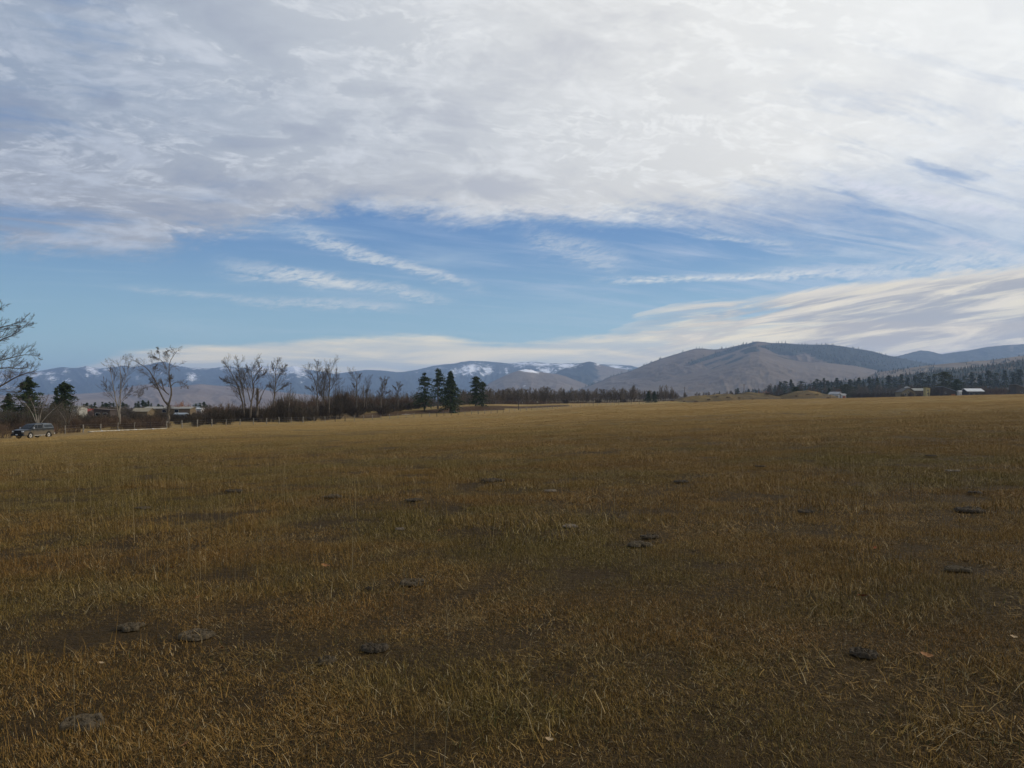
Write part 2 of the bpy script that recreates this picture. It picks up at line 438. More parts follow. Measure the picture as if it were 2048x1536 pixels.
def build_ground():
    az = np.concatenate([np.linspace(-180, -46, 50, endpoint=False), np.linspace(-46, 46, 620, endpoint=False), np.linspace(46, 180, 50, endpoint=False)])
    r = np.concatenate([[0.4], np.geomspace(1.2, 12, 60, endpoint=False), np.geomspace(12, 700, 420, endpoint=False), np.geomspace(700, 24000, 40)])
    A, Q = np.meshgrid(np.radians(az), r, indexing='ij')
    X = Q * np.sin(A); Y = Q * np.cos(A)
    Z = ground(X, Y)
    na, nr = X.shape
    V = np.stack([X, Y, Z], -1).reshape(-1, 3)
    idx = np.arange(na * nr).reshape(na, nr)
    a = idx; b = np.roll(idx, -1, 0)
    F = np.stack([a[:, :-1], b[:, :-1], b[:, 1:], a[:, 1:]], -1).reshape(-1, 4)[:, ::-1]
    V = np.concatenate([V, [[0, 0, float(ground(0, 0.5))]]]); c0 = len(V) - 1
    F3 = np.stack([np.roll(idx[:, 0], -1), idx[:, 0], np.full(na, c0)], -1)[:, ::-1]
    def fn(nt, b):
        g = nt.node('ShaderNodeNewGeometry').outputs['Position']
        sp = nt.node('ShaderNodeSeparateXYZ', {0: g}); Yc = E(nt, sp.outputs[1]); Xc = E(nt, sp.outputs[0])
        n1 = nt.noise(g, 0.045, 5, 0.6, 0.3); n2 = nt.noise(g, 0.9, 6, 0.65); n3 = nt.noise(g, 9.0, 5, 0.7)
        mp = nt.node('ShaderNodeMapping', {0: g, 'Scale': (0.02, 0.11, 0.1)})
        n4 = nt.noise(mp.outputs[0], 1.0, 5, 0.6, 0.4)
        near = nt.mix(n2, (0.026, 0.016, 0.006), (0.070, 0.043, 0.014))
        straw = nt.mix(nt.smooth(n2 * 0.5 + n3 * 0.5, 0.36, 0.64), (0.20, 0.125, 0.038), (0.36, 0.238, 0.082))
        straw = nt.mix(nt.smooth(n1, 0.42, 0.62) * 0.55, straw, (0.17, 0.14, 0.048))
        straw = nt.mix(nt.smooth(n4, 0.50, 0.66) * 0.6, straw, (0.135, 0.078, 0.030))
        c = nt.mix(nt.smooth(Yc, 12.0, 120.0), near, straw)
        at = nt.node('ShaderNodeAttribute', attribute_name='sedge')
        c = nt.mix(E(nt, at.outputs['Fac']) * nt.smooth(n3 * 0.5 + n2 * 0.5, 0.2, 0.5), c, (0.050, 0.028, 0.014))
        at = nt.node('ShaderNodeAttribute', attribute_name='scrub')
        c = nt.mix(E(nt, at.outputs['Fac']), c, nt.mix(n2, (0.040, 0.032, 0.018), (0.115, 0.082, 0.042)))
        at = nt.node('ShaderNodeAttribute', attribute_name='pale')
        c = nt.mix(E(nt, at.outputs['Fac']) * nt.smooth(n2, 0.3, 0.6) * 0.6, c, (0.27, 0.20, 0.105))
        bump = nt.node('ShaderNodeBump', {'Strength': 0.8, 'Distance': 0.25, 'Height': n3 + n2})
        nt.l.new(bump.outputs[0], b.inputs['Normal'])
        return c
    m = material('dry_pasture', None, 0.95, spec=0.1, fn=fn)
    px = 1024 + FPX * X / np.maximum(Y, 1)
    yt = np.interp(px, GT[:, 0], GT[:, 3]); yc = np.interp(px, GT[:, 0], GT[:, 1])
    sed = np.zeros_like(X)
    scr = sstep(4, 22, Y - yt) * (Y > 60) * 0.9
    for p0, p1, y0, y1, w in ((640, 1010, 212, 335, 6), (860, 1140, 285, 395, 6), (600, 760, 222, 240, 10)):
        yy = y0 + (y1 - y0) * (px - p0) / (p1 - p0) + 5 * fbm(px / 60, px * 0, 2, 5)
        sed = np.maximum(sed, np.where((px > p0) & (px < p1), sstep(-w, 0, Y - yy) * sstep(2.5 * w, w * .5, Y - yy), 0))
    for cx, cy_, wx, wy in ((1450, 412, 120, 34), (1618, 424, 70, 26), (1545, 428, 72, 20)):
        q = ((px - cx) / wx) ** 2 + ((Y - cy_) / wy) ** 2
        scr = np.maximum(scr, np.where(q < 1, 0.75 + 1.2 * fbm(X / 4, Y / 6, 4, 77) + 0.3 * sstep(0.35, 0.9, q), 0))
    pale = np.where((Y > 60) & (np.abs(px) < 1e9), sstep(30, 0, np.abs(Y - yc + 20)) * 0.8, 0) + sstep(26, 4, np.abs(Y - yt + 10)) * (Y < yt) * 0.7
    pale = pale * (1 - np.clip(scr * 1.6, 0, 1))
    attrs = {'scrub': ('POINT', 'FLOAT', np.append(np.clip(scr, 0, 1).ravel(), 0)), 'sedge': ('POINT', 'FLOAT', np.append(sed.ravel(), 0)), 'pale': ('POINT', 'FLOAT', np.append(np.clip(pale, 0, 1).ravel(), 0))}
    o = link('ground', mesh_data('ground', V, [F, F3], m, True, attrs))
    tag(o, kind='structure')
build_ground()

# ------------------------------------------------------------------ hills and mountains
def hill(name, prof, D, wf, wb, mat, base=-62.0, nu=700, ntt=70, seed=1, pw=1.25, gx=60.0, amp=0.35, lo=None, hi=None, masks=None, rough=0.0, relief=None):
    prof = np.array(prof, float)
    px = np.linspace(prof[0, 0], prof[-1, 0], nu)
    # monotone-smooth interpolation of the skyline
    py = np.interp(px, prof[:, 0], prof[:, 1])
    k = max(3, int(nu * 9 / (px[-1] - px[0]))); ker = np.hanning(k + 2)[1:-1]; ker /= ker.sum()
    py = np.convolve(np.pad(py, k, mode='edge'), ker, 'same')[k:-k]
    py = py + rough * fbm(px / 5.0, px * 0, 3, seed + 50)
    cyv = (768 - py) / FPX
    yy = math.cos(PITCH) - cyv * math.sin(PITCH); zz = math.sin(PITCH) + cyv * math.cos(PITCH)
    U = (px - 1024) / FPX / yy; zr = CAMZ + zz / yy * D
    t = np.concatenate([-np.linspace(1, 0, ntt, endpoint=False) ** 1.15, np.linspace(0, 1, max(8, ntt // 5)) ** 1.3])
    UU, TT = np.meshgrid(U, t, indexing='ij'); ZR = zr[:, None]
    Yg = D + np.where(TT < 0, TT * wf, TT * wb)
    Xg = UU * Yg
    a = np.abs(TT)
    sh = (1 - a) ** pw
    wob = 0.35 * fbm(UU * gx * 0.35, TT * 1.6, 3, seed + 5)
    gul = ridged(UU * gx + wob * 3 + TT * 0.8, TT * 1.3 + 4, 4, seed)          # spurs and gullies running downslope
    mid = 4 * a * (1 - a)
    H = ZR - base
    Z = base + H * sh * (1 + 0 * gul) + H * amp * (gul - 0.62) * mid ** 0.8 * np.where(TT < 0, 1, 0.3)
    Z = Z + H * 0.10 * fbm(Xg / (D * 0.01), Yg / (D * 0.01), 5, seed + 9) * mid
    if relief: Z = Z + relief(1024 + FPX * UU, a, H)
    # no nearer slope may stand above its own skyline
    lim = CAMZ + (ZR - CAMZ) * Yg / D
    Z = np.where((TT < 0), np.minimum(Z, lim - 0.002 * a * D * 0.2), Z)
    Z[:, 0] = base; Z[:, -1] = base
    V = np.stack([Xg, Yg, Z], -1)
    n0, n1 = Xg.shape
    idx = np.arange(n0 * n1).reshape(n0, n1)
    F = np.stack([idx[:-1, :-1], idx[1:, :-1], idx[1:, 1:], idx[:-1, 1:]], -1).reshape(-1, 4)
    PX = 1024 + FPX * UU; PYv = 795 - FPX * (Z - CAMZ) / Yg
    attrs = {k: ('POINT', 'FLOAT', np.clip(f(PX, PYv, TT, gul), 0, 1).astype(np.float32)) for k, f in (masks or {}).items()}
    o = link(name, mesh_data(name, V.reshape(-1, 3), [F], mat, True, attrs)); tag(o, kind='structure')
    return V, attrs

def hill_mat(name, grass1, grass2, forest=(0.022, 0.030, 0.022), snow=(0.85, 0.85, 0.88), sc1=1 / 300, fine=1 / 40, cover=1.0):
    def fn(nt, b):
        g = nt.node('ShaderNodeNewGeometry').outputs['Position']
        n1 = nt.noise(g, sc1, 6, 0.6, 0.3); n2 = nt.noise(g, fine, 5, 0.7)
        c = nt.mix(nt.smooth(n1, 0.35, 0.65), grass1, grass2)
        c = nt.mix(nt.smooth(n2, 0.4, 0.7) * 0.25, c, (0.10, 0.085, 0.06))
        f = E(nt, nt.node('ShaderNodeAttribute', attribute_name='forest').outputs['Fac'])
        fm = nt.smooth(f * cover + (n2 - 0.5) * 0.9 + (n1 - 0.5) * 0.7, 0.42, 0.58)
        c = nt.mix(fm, c, forest)
        s = E(nt, nt.node('ShaderNodeAttribute', attribute_name='snow').outputs['Fac'])
        n3 = nt.noise(g, fine * 2.4, 5, 0.8)
        sm = nt.smooth(s + (n2 - 0.5) * 2.2 + (n3 - 0.5) * 3.2, 0.50, 0.60) * nt.smooth(s, 0.02, 0.15)
        c = nt.mix(sm, c, snow)
        return c
    return material(name, None, 0.95, spec=0.05, fn=fn)
def blobs(lst):
    """soft patches on a hillside: (x, y, half width, half height, strength, tilt)"""
    def f(PX, PY, TT, gul):
        v = np.zeros_like(PX)
        for q in lst:
            x, y, a, b, s = q[:5]; a *= 1.5; b *= 1.5; tl = q[5] if len(q) > 5 else 0.0
            dx = PX - x; dy = (PY - y) - tl * dx
            v = np.maximum(v, s * np.exp(-((dx / a) ** 2 + (dy / b) ** 2) * 1.2))
        return v * (TT <= 0.02)
    return f

far_prof = [(-1400, 745), (-900, 725), (-500, 740), (-200, 728), (-60, 742), (0, 741), (27, 742), (55, 745), (83, 741), (105, 737), (125, 734), (144, 736), (158, 736), (171, 731.5), (184, 734), (198, 737.5),
    (215, 735.5), (235, 733), (248, 731), (259, 735), (282, 731.5), (300, 729), (312, 725), (324, 723.5), (337, 725), (345, 729), (351, 731), (365, 733), (378, 735), (400, 735.6), (415, 737), (429, 736), (442, 733.5), (451, 733),
    (462, 733), (471, 735), (493, 736), (505, 734), (520, 732.5), (540, 733), (552, 736), (563, 738), (575, 734), (588, 731), (603, 735), (618, 739), (640, 743), (672, 748), (695, 744), (730, 740), (762, 740.5), (792, 744),
    (806, 744), (836, 739), (865, 732), (885, 729), (909, 727), (922, 724), (938, 721.7), (955, 722), (973, 722.7), (1000, 725), (1017, 727), (1039, 725), (1068, 723.4), (1090, 726), (1120, 727), (1149, 726), (1180, 727), (1224, 729.5), (1262, 731), (1290, 738), (1400, 750), (1700, 760), (2500, 780)]
M_FAR = hill_mat('far_range', (0.10, 0.085, 0.06), (0.15, 0.12, 0.085), (0.020, 0.030, 0.024), sc1=1 / 1400, fine=1 / 90, cover=1.0)
snow_far = blobs([(70, 750, 14, 4, .75, -.25), (100, 747, 12, 3, .6), (103, 757, 10, 5, .7), (110, 763, 8, 3, .5), (132, 761, 10, 3, .6), (130, 742, 7, 5, .55), (183, 740, 13, 6, .85, .4), (178, 750, 10, 3, .5), (210, 739, 7, 3, .6),
    (348, 727, 9, 4, .95, .2), (320, 748, 6, 3, .5), (275, 756, 5, 3, .5), (384, 754, 9, 6, .75), (8, 752, 14, 6, .7), (0, 766, 14, 5, .6), (20, 775, 20, 3, .4), (448, 737, 14, 3, .6), (395, 736, 18, 2.5, .6), (470, 738, 12, 3, .5),
    (522, 738, 16, 6, .9, .2), (545, 742, 14, 6, .85, .3), (510, 745, 12, 4, .6), (588, 738, 15, 6, 1.2, 0), (572, 745, 10, 4, .7), (600, 747, 12, 5, .7, .3), (612, 740, 10, 4, .6), (598, 754, 9, 2.5, .5), (490, 756, 4, 3, .5), (577, 758, 6, 2, .5), (602, 764, 5, 2, .5), (637, 750, 8, 2, .3),
    (940, 738, 18, 7, .95, -.1), (915, 744, 14, 5, .7, -.2), (975, 740, 10, 7, .8), (968, 748, 8, 4, .55), (930, 748, 16, 4, .55), (1013, 743, 4, 6, .65, .5), (1000, 744, 3, 2, .4),
    (1050, 727, 26, 3.0, .8), (1085, 729, 26, 3, .75), (1040, 731, 12, 3, .6), (1092, 741, 12, 5, .95), (1107, 740, 7, 2.5, .7), (1075, 736, 4, 1.6, .6), (1130, 731, 13, 4, .9), (1145, 729, 7, 5, .7), (1160, 729, 18, 2.5, .6), (1125, 737, 8, 2.5, .5), (860, 742, 8, 2, .3), (880, 736, 10, 2, .35), (835, 744, 5, 2, .3),
    (1194, 728, 6, 2, .7), (1232, 734, 14, 3, .9, .15), (1250, 737, 8, 2, .6)])
hill('mountain_range', far_prof, 12000, 3600, 1800, M_FAR, nu=2200, ntt=90, seed=3, gx=26, amp=0.42, masks={'forest': lambda PX, PY, TT, g: 0.78 + 0.25 * g + sstep(0.85, 0.98, -TT) * -0.3, 'snow': snow_far}, rough=0.8)
shoulder = [(1060, 790), (1090, 768), (1115, 744), (1130, 736), (1142, 733), (1155, 729), (1165, 725.5), (1178, 723), (1188, 724.5), (1196, 728), (1215, 733), (1240, 738), (1262, 741), (1300, 750), (1400, 775)]
M_SH = hill_mat('brown_shoulder', (0.13, 0.10, 0.07), (0.18, 0.14, 0.10), sc1=1 / 700, fine=1 / 90)
hill('mountain_shoulder', shoulder, 8400, 2200, 1100, M_SH, nu=420, seed=41, gx=18, amp=0.4, rough=1.2,
     masks={'forest': lambda PX, PY, TT, g: 0.62 - 0.4 * sstep(1170, 1215, PX) + 0.25 * g, 'snow': blobs([(1143, 733, 8, 3, .7), (1196, 729, 5, 2, .8), (1160, 731, 12, 2.5, .5)])})
foot = [(-900, 800), (-300, 792), (60, 790), (146, 788), (186, 786), (222, 783), (253, 775), (275, 771), (297, 768.5), (320, 772), (345, 775), (370, 771), (400, 768), (429, 771), (480, 774), (515, 777), (545, 783), (610, 789), (700, 797), (760, 803)]
M_FOOT = hill_mat('bare_foothills', (0.16, 0.115, 0.085), (0.22, 0.165, 0.125), sc1=1 / 600, fine=1 / 80)
hill('foothills', foot, 6300, 2300, 1200, M_FOOT, nu=900, seed=11, gx=16, amp=0.35, masks={'forest': blobs([(150, 786, 30, 3, .5), (250, 778, 40, 2.5, .5, -.15), (360, 776, 30, 3, .4)])})
dome = [(900, 800), (961, 776), (985, 763), (1010, 751), (1024, 745.5), (1039, 740.5), (1050, 738.5), (1062, 739), (1071, 742.5), (1090, 745.5), (1112, 748), (1130, 752), (1142, 757), (1160, 763.5), (1177, 771), (1200, 778), (1260, 790)]
M_DOME = hill_mat('brown_dome', (0.13, 0.098, 0.07), (0.18, 0.14, 0.10), sc1=1 / 500, fine=1 / 70)
hill('dome_hill', dome, 6400, 1900, 1000, M_DOME, nu=520, seed=19, gx=16, amp=0.3,
     masks={'forest': blobs([(1000, 765, 18, 16, .35), (1035, 748, 6, 10, .3)]), 'snow': blobs([(1053, 741, 13, 2.2, 1.5, .12), (1068, 743.5, 8, 1.8, 1.2, .2), (1048, 771, 2, 1.5, .8)])})
rear = [(1640, 730), (1700, 722), (1742, 716), (1790, 713.5), (1819, 706), (1841, 700.5), (1861, 702.5), (1883, 708.4), (1904, 705), (1938, 701), (1972, 694), (2006, 690.6), (2048, 688), (2150, 680), (2500, 682), (3000, 700)]
M_REAR = hill_mat('rear_hills', (0.12, 0.10, 0.08), (0.17, 0.14, 0.11), sc1=1 / 500, fine=1 / 60)
hill('rear_ridge', rear, 7600, 2200, 1200, M_REAR, nu=800, seed=29, gx=14, amp=0.3, rough=1.0, masks={'forest': lambda PX, PY, TT, g: 0.45 + 0.3 * g + 0 * PX})
big = [(1060, 806), (1150, 782), (1202, 762), (1221, 753), (1262, 741.5), (1277, 735), (1304, 724), (1326, 716), (1356, 707), (1375, 701.5), (1389, 697.5), (1407, 697), (1422, 699), (1440, 698.5), (1455, 696), (1484, 689), (1496, 687.5), (1506, 684), (1513, 682.5), (1528, 684), (1542, 686), (1572, 686.5),
    (1601, 689), (1630, 689), (1660, 689.5), (1682, 692), (1711, 697), (1742, 702), (1768, 709), (1790, 714), (1830, 722), (1900, 735), (2000, 750), (2400, 790)]
M_BIG = hill_mat('grass_hill', (0.115, 0.086, 0.062), (0.155, 0.120, 0.088), sc1=1 / 260, fine=1 / 26)
def big_forest(PX, PY, TT, g):
    f = sstep(1560, 1640, PX - (PY - 700) * 2.2) * sstep(1500, 1560, PX) * 1.1
    f = np.maximum(f, sstep(1505, 1560, PX) * sstep(20, 8, PY - 684 - 0.06 * (PX - 1500)) * 0.8)
    f = np.maximum(f, sstep(8, 2, np.abs(PY - (731 - (PX - 1370) * 0.33))) * sstep(1340, 1400, PX) * sstep(1560, 1480, PX) * 0.9)
    f = np.maximum(f, sstep(2.5, 0.5, PY - np.interp(PX, [p[0] for p in big], [p[1] for p in big])) * 0.75)
    f = np.maximum(f, blobs([(1540, 698, 26, 9, .9), (1500, 692, 10, 4, .6), (1580, 705, 30, 7, .8)])(PX, PY, TT, g))
    return f * 1.0
Vbig, Abig = hill('grass_hill', big, 5200, 1700, 1300, M_BIG, nu=1100, ntt=110, seed=57, gx=16, amp=0.25, pw=1.05, masks={'forest': big_forest}, rough=0.5)
spurA = [(1120, 806), (1170, 790), (1240, 764), (1300, 749), (1340, 740), (1382, 728), (1420, 719), (1450, 712), (1475, 704), (1492, 697), (1510, 692), (1530, 697), (1560, 712), (1620, 740), (1700, 790)]
hill('middle_spur', spurA, 4750, 1300, 500, M_BIG, nu=620, ntt=80, seed=61, gx=16, amp=0.12, pw=0.95, masks={'forest': lambda PX, PY, TT, g: blobs([(1500, 699, 20, 9, .8), (1455, 716, 20, 5, .7, -.4), (1420, 727, 30, 4, .7, -.35)])(PX, PY, TT, g)}, rough=0.4)
spurB = [(1130, 808), (1200, 792), (1300, 768), (1380, 747), (1425, 735), (1440, 729), (1469, 717), (1499, 705), (1519, 702.5), (1542, 708), (1572, 716), (1596, 721), (1616, 723.5), (1645, 725), (1682, 729), (1711, 732), (1740, 738), (1790, 750), (1900, 775), (2000, 800)]
def spurB_forest(PX, PY, TT, g):
    return blobs([(1470, 721, 26, 3.5, .7, -.4), (1430, 735, 22, 2.5, .6, -.4), (1560, 711, 22, 3, .8, .3), (1600, 720, 30, 2.5, .8, .15), (1570, 716, 14, 2, .6, .3), (1740, 745, 40, 2, .35)])(PX, PY, TT, g)
hill('front_spur', spurB, 4300, 1500, 500, M_BIG, nu=800, ntt=90, seed=67, gx=15, amp=0.12, pw=0.9, masks={'forest': spurB_forest}, rough=0.3)
bench = [(1560, 800), (1640, 775), (1690, 760), (1734, 752), (1751, 745), (1802, 738), (1853, 731), (1904, 726), (1938, 723), (1972, 721), (2006, 716.5), (2048, 711), (2150, 700), (2400, 690), (2900, 700)]
M_BEN = hill_mat('grassy_bench', (0.15, 0.115, 0.08), (0.21, 0.165, 0.11), sc1=1 / 160, fine=1 / 16)
Vben, Aben = hill('grassy_bench', bench, 3000, 700, 600, M_BEN, nu=700, ntt=60, seed=71, gx=16, amp=0.2, pw=0.85, rough=0.6, masks={'forest': lambda PX, PY, TT, g: 0.40 + 0.55 * fbm(PX / 30, PY / 4, 3, 5) + 0.3 * sstep(0.25, 0.5, -TT)})
low = [(1380, 812), (1450, 792), (1491, 784), (1542, 778), (1586, 773), (1645, 768), (1689, 764), (1740, 757), (1785, 754), (1836, 747), (1887, 741), (1955, 734), (2006, 727), (2048, 720), (2150, 712), (2400, 705), (2900, 715)]
M_LOW = hill_mat('wooded_slope', (0.08, 0.065, 0.045), (0.13, 0.10, 0.07), sc1=1 / 90, fine=1 / 9)
Vlow, Alow = hill('wooded_slope', low, 1900, 750, 400, M_LOW, nu=700, ntt=60, seed=83, gx=14, amp=0.15, pw=0.8, masks={'forest': lambda PX, PY, TT, g: 0.65 + 0.8 * fbm(PX / 22, PY / 5, 3, 8)})

# ------------------------------------------------------------------ far woods on the slopes (conifers too many to count)
def conifer_mass(name, P, Hh, Wd, mat, label):
    """one mesh holding many small ragged conifers: P (n,3) feet"""
    n = len(P); tiers = 4; k = 6
    Vs = []; Fs = []
    base = np.arange(n) * (tiers * (k + 1))
    tint = rng.random(n)
    for t in range(tiers):
        z0 = Hh * (0.08 + 0.21 * t); z1 = np.minimum(z0 + Hh * 0.36, Hh * (1.0 if t == tiers - 1 else 0.95))
        rr = Wd * 0.5 * (1 - t / (tiers + 0.35))
        an = rng.random((n, 1)) * 6 + np.arange(k) * 2 * math.pi / k
        r = rr[:, None] * (0.55 + 0.75 * rng.random((n, k)))
        ring = np.stack([P[:, 0, None] + r * np.cos(an), P[:, 1, None] + r * np.sin(an), P[:, 2, None] + z0[:, None] - 0.06 * Hh[:, None] * rng.random((n, k))], -1)
        ap = np.stack([P[:, 0] + rr * 0.15 * rng.normal(size=n), P[:, 1], P[:, 2] + z1], -1)[:, None]
        Vs.append(np.concatenate([ring, ap], 1))
        b = base + t * (k + 1)
        for i in range(k):
            Fs.append(np.stack([b + i, b + (i + 1) % k, b + k], -1))
    V = np.concatenate(Vs, 1).reshape(-1, 3)
    tv = np.repeat(tint, tiers * (k + 1))
    me = mesh_data(name, V, [np.concatenate(Fs)], mat, False, {'tint': ('POINT', 'FLOAT', tv)})
    o = link(name, me); tag(o, label, 'forest', kind='stuff'); return o
def mass_mat(name, cols):
    def fn(nt, b):
        f = E(nt, nt.node('ShaderNodeAttribute', attribute_name='tint').outputs['Fac'])
        c = nt.mix(nt.smooth(f, 0.0, 0.7), cols[0], cols[1])
        return nt.mix(nt.smooth(f, 0.66, 0.72), c, cols[2])
    return material(name, None, 0.95, spec=0.05, fn=fn)
M_WOOD1 = mass_mat('slope_forest', [(0.020, 0.030, 0.020), (0.050, 0.058, 0.036), (0.11, 0.085, 0.06)])
M_WOOD2 = mass_mat('ridge_forest', [(0.022, 0.032, 0.022), (0.042, 0.052, 0.034), (0.06, 0.055, 0.04)])
def sample(V, wt, n):
    """random surface points of a hill grid, chosen by weight"""
    q = wt[:-1, :-1].ravel().astype(float).clip(0)
    a = np.linalg.norm(V[1:, :-1] - V[:-1, :-1], axis=2) * np.linalg.norm(V[:-1, 1:] - V[:-1, :-1], axis=2)
    q = q * a.ravel(); q /= q.sum()
    k = rng.choice(len(q), n, p=q); i, j = np.unravel_index(k, (V.shape[0] - 1, V.shape[1] - 1))
    s, t = rng.random(n)[:, None], rng.random(n)[:, None]
    return V[i, j] * (1 - s) * (1 - t) + V[i + 1, j] * s * (1 - t) + V[i, j + 1] * (1 - s) * t + V[i + 1, j + 1] * s * t
def pxof(V): return 1024 + FPX * V[..., 0] / V[..., 1]
def slope_woods():
    nt_ = Vlow.shape[1]
    PXl = pxof(Vlow)
    fr = (Vlow[..., 1] < 1905) & (PXl < 2300)
    # wooded slope: dense
    w = fr * np.clip(0.5 + 1.9 * fbm(PXl / 26, Vlow[..., 1] / 60, 3, 8) + 0.5, 0.03, 1)
    P = sample(Vlow, w, 5200); H_ = rng.uniform(4, 9.5, len(P)) 
    conifer_mass('hillside_forest', P - [0, 0, .5], H_, H_ * rng.uniform(.35, .6, len(P)), M_WOOD1, 'dense blue-green conifer forest covering the low slope at the right')
    PXb = pxof(Vben); w = (Vben[..., 1] < 3010) & (PXb < 2300)
    w = w * np.clip(0.30 + 2.2 * fbm(PXb / 40, Vben[..., 1] / 90, 3, 15), 0.0, 1)
    P = sample(Vben, w, 1800); H_ = rng.uniform(6, 12, len(P))
    conifer_mass('bench_forest', P - [0, 0, .5], H_, H_ * rng.uniform(.35, .6, len(P)), M_WOOD1, 'scattered conifers on the grassy bench above the wooded slope')
    f = Abig['forest'][2].reshape(Vbig.shape[:2])
    PXg = pxof(Vbig); w = np.where(Vbig[..., 1] < 5205, np.clip(f - 0.35, 0, 1), 0) + ((np.abs(Vbig[..., 1] - 5200) < 25) & (PXg < 1780) & (PXg > 1200)) * 0.5 * (rng.random(PXg.shape) > 0.4)
    P = sample(Vbig, w, 2600); H_ = rng.uniform(9, 19, len(P))
    conifer_mass('hilltop_forest', P - [0, 0, .5], H_, H_ * rng.uniform(.4, .6, len(P)), M_WOOD2, 'dark conifers along the crest and far slope of the big grassy hill')
slope_woods()

# ------------------------------------------------------------------ grass
def clump(kind, r_):
    """one patch of blades -> vertices, faces, shade"""
    V = []; F3 = []; F4 = []; S = []
    n, hr, w0, lean0, R0 = {'mat': (1050, (0.012, 0.065), 0.0018, 1.5, 0.46), 'tuft': (640, (0.02, 0.09), 0.0016, 1.15, 0.30), 'stalk': (15, (0.14, 0.42), 0.0016, 0.4, 0.6), 'litter': (300, (0.04, 0.16), 0.0026, 1.9, 0.50)}[kind]
    ang = r_.random(n) * 2 * math.pi; rad = R0 * np.sqrt(r_.random(n)) * (0.8 + 0.4 * r_.random(n))
    cx = rad * np.cos(ang); cy = rad * np.sin(ang)
    L = (hr[0] + (hr[1] - hr[0]) * r_.random(n) ** 1.7) * (0.6 + 0.8 * r_.random(n))
    d = r_.random(n) * 2 * math.pi
    lean = lean0 * (0.35 + 0.9 * r_.random(n))
    shade = r_.random(n)
    dx, dy = np.cos(d), np.sin(d); sx, sy = -dy, dx
    wv = w0 * (0.6 + 0.8 * r_.random(n))
    K = 3 if kind != 'stalk' else 4
    pts = []
    x = cx.copy(); y = cy.copy(); z = np.full(n, -0.012) if kind != 'litter' else r_.uniform(0.005, 0.03, n)
    th = lean * (0.15 + 0.85 * r_.random(n)) if kind != 'stalk' else lean * 0.25
    for k in range(K):
        wk = wv * (1 - k / (K - 0.35)) if kind != 'stalk' else wv * (1 - 0.2 * k)
        pts.append((np.stack([x - sx * wk, y - sy * wk, z], -1), np.stack([x + sx * wk, y + sy * wk, z], -1)))
        st = L / (K - 1)
        x = x + dx * np.sin(th) * st; y = y + dy * np.sin(th) * st; z = z + np.cos(th) * st
        z = np.maximum(z, 0.004)
        th = th + lean * 0.6 * (r_.random(n) - 0.15) / (K - 1) * (1.0 if kind != 'stalk' else 1.5)
    A = np.stack([p for pr in pts for p in pr], 1).reshape(-1, 3)         # n * 2K
    b = np.arange(n) * 2 * K
    F = np.concatenate([np.stack([b + 2 * k, b + 2 * k + 1, b + 2 * k + 3, b + 2 * k + 2], -1) for k in range(K - 1)])
    return A, F, np.repeat(shade, 2 * K)

PATS = []     # filled in before the grass so that the blades leave room
def grass_mat():
    def fn(nt, b):
        at = E(nt, nt.node('ShaderNodeAttribute', attribute_name='shade').outputs['Fac'])
        g = nt.node('ShaderNodeNewGeometry').outputs['Position']
        rnd = nt.node('ShaderNodeObjectInfo').outputs['Random']
        n1 = nt.noise(g, 0.16, 5, 0.6, 0.3); n2 = nt.noise(g, 1.1, 4, 0.6)
        mp = nt.node('ShaderNodeMapping', {0: g, 'Scale': (0.05, 0.22, 0.1)})
        n3 = nt.noise(mp.outputs[0], 1.0, 4, 0.6, 0.4)
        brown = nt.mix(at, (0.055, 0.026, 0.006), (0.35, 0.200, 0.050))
        olive = nt.mix(at, (0.044, 0.031, 0.007), (0.25, 0.172, 0.042))
        grey = nt.mix(at, (0.070, 0.048, 0.019), (0.35, 0.25, 0.105))
        red = nt.mix(at, (0.052, 0.023, 0.006), (0.27, 0.135, 0.034))
        sp = nt.node('ShaderNodeSeparateXYZ', {0: g}); xx = E(nt, sp.outputs[0]); yy = E(nt, sp.outputs[1])
        c = nt.mix(nt.smooth(n1 + xx * -0.004, 0.44, 0.58), brown, olive)
        c = nt.mix(nt.smooth(n3, 0.50, 0.64) * 0.65, c, red)
        c = nt.mix(nt.smooth(n2, 0.52, 0.68) * 0.45, c, grey)
        c = nt.mix(nt.smooth(at, 0.91, 0.94) * 0.8, c, (0.38, 0.30, 0.17))
        c = nt.mix(nt.smooth(at, 0.10, 0.06) * 0.6, c, (0.055, 0.075, 0.022))
        c = nt.mix(nt.smooth(yy, 4.0, 95.0) * (0.85 - nt.smooth(n3, 0.42, 0.6) * 0.35), c, (0.45, 0.298, 0.112))  # farther blades paler: grazing light and a darkened foreground put into the colour
        return c
    m = material('dry_grass', None, 0.75, spec=0.15, fn=fn)
    return m

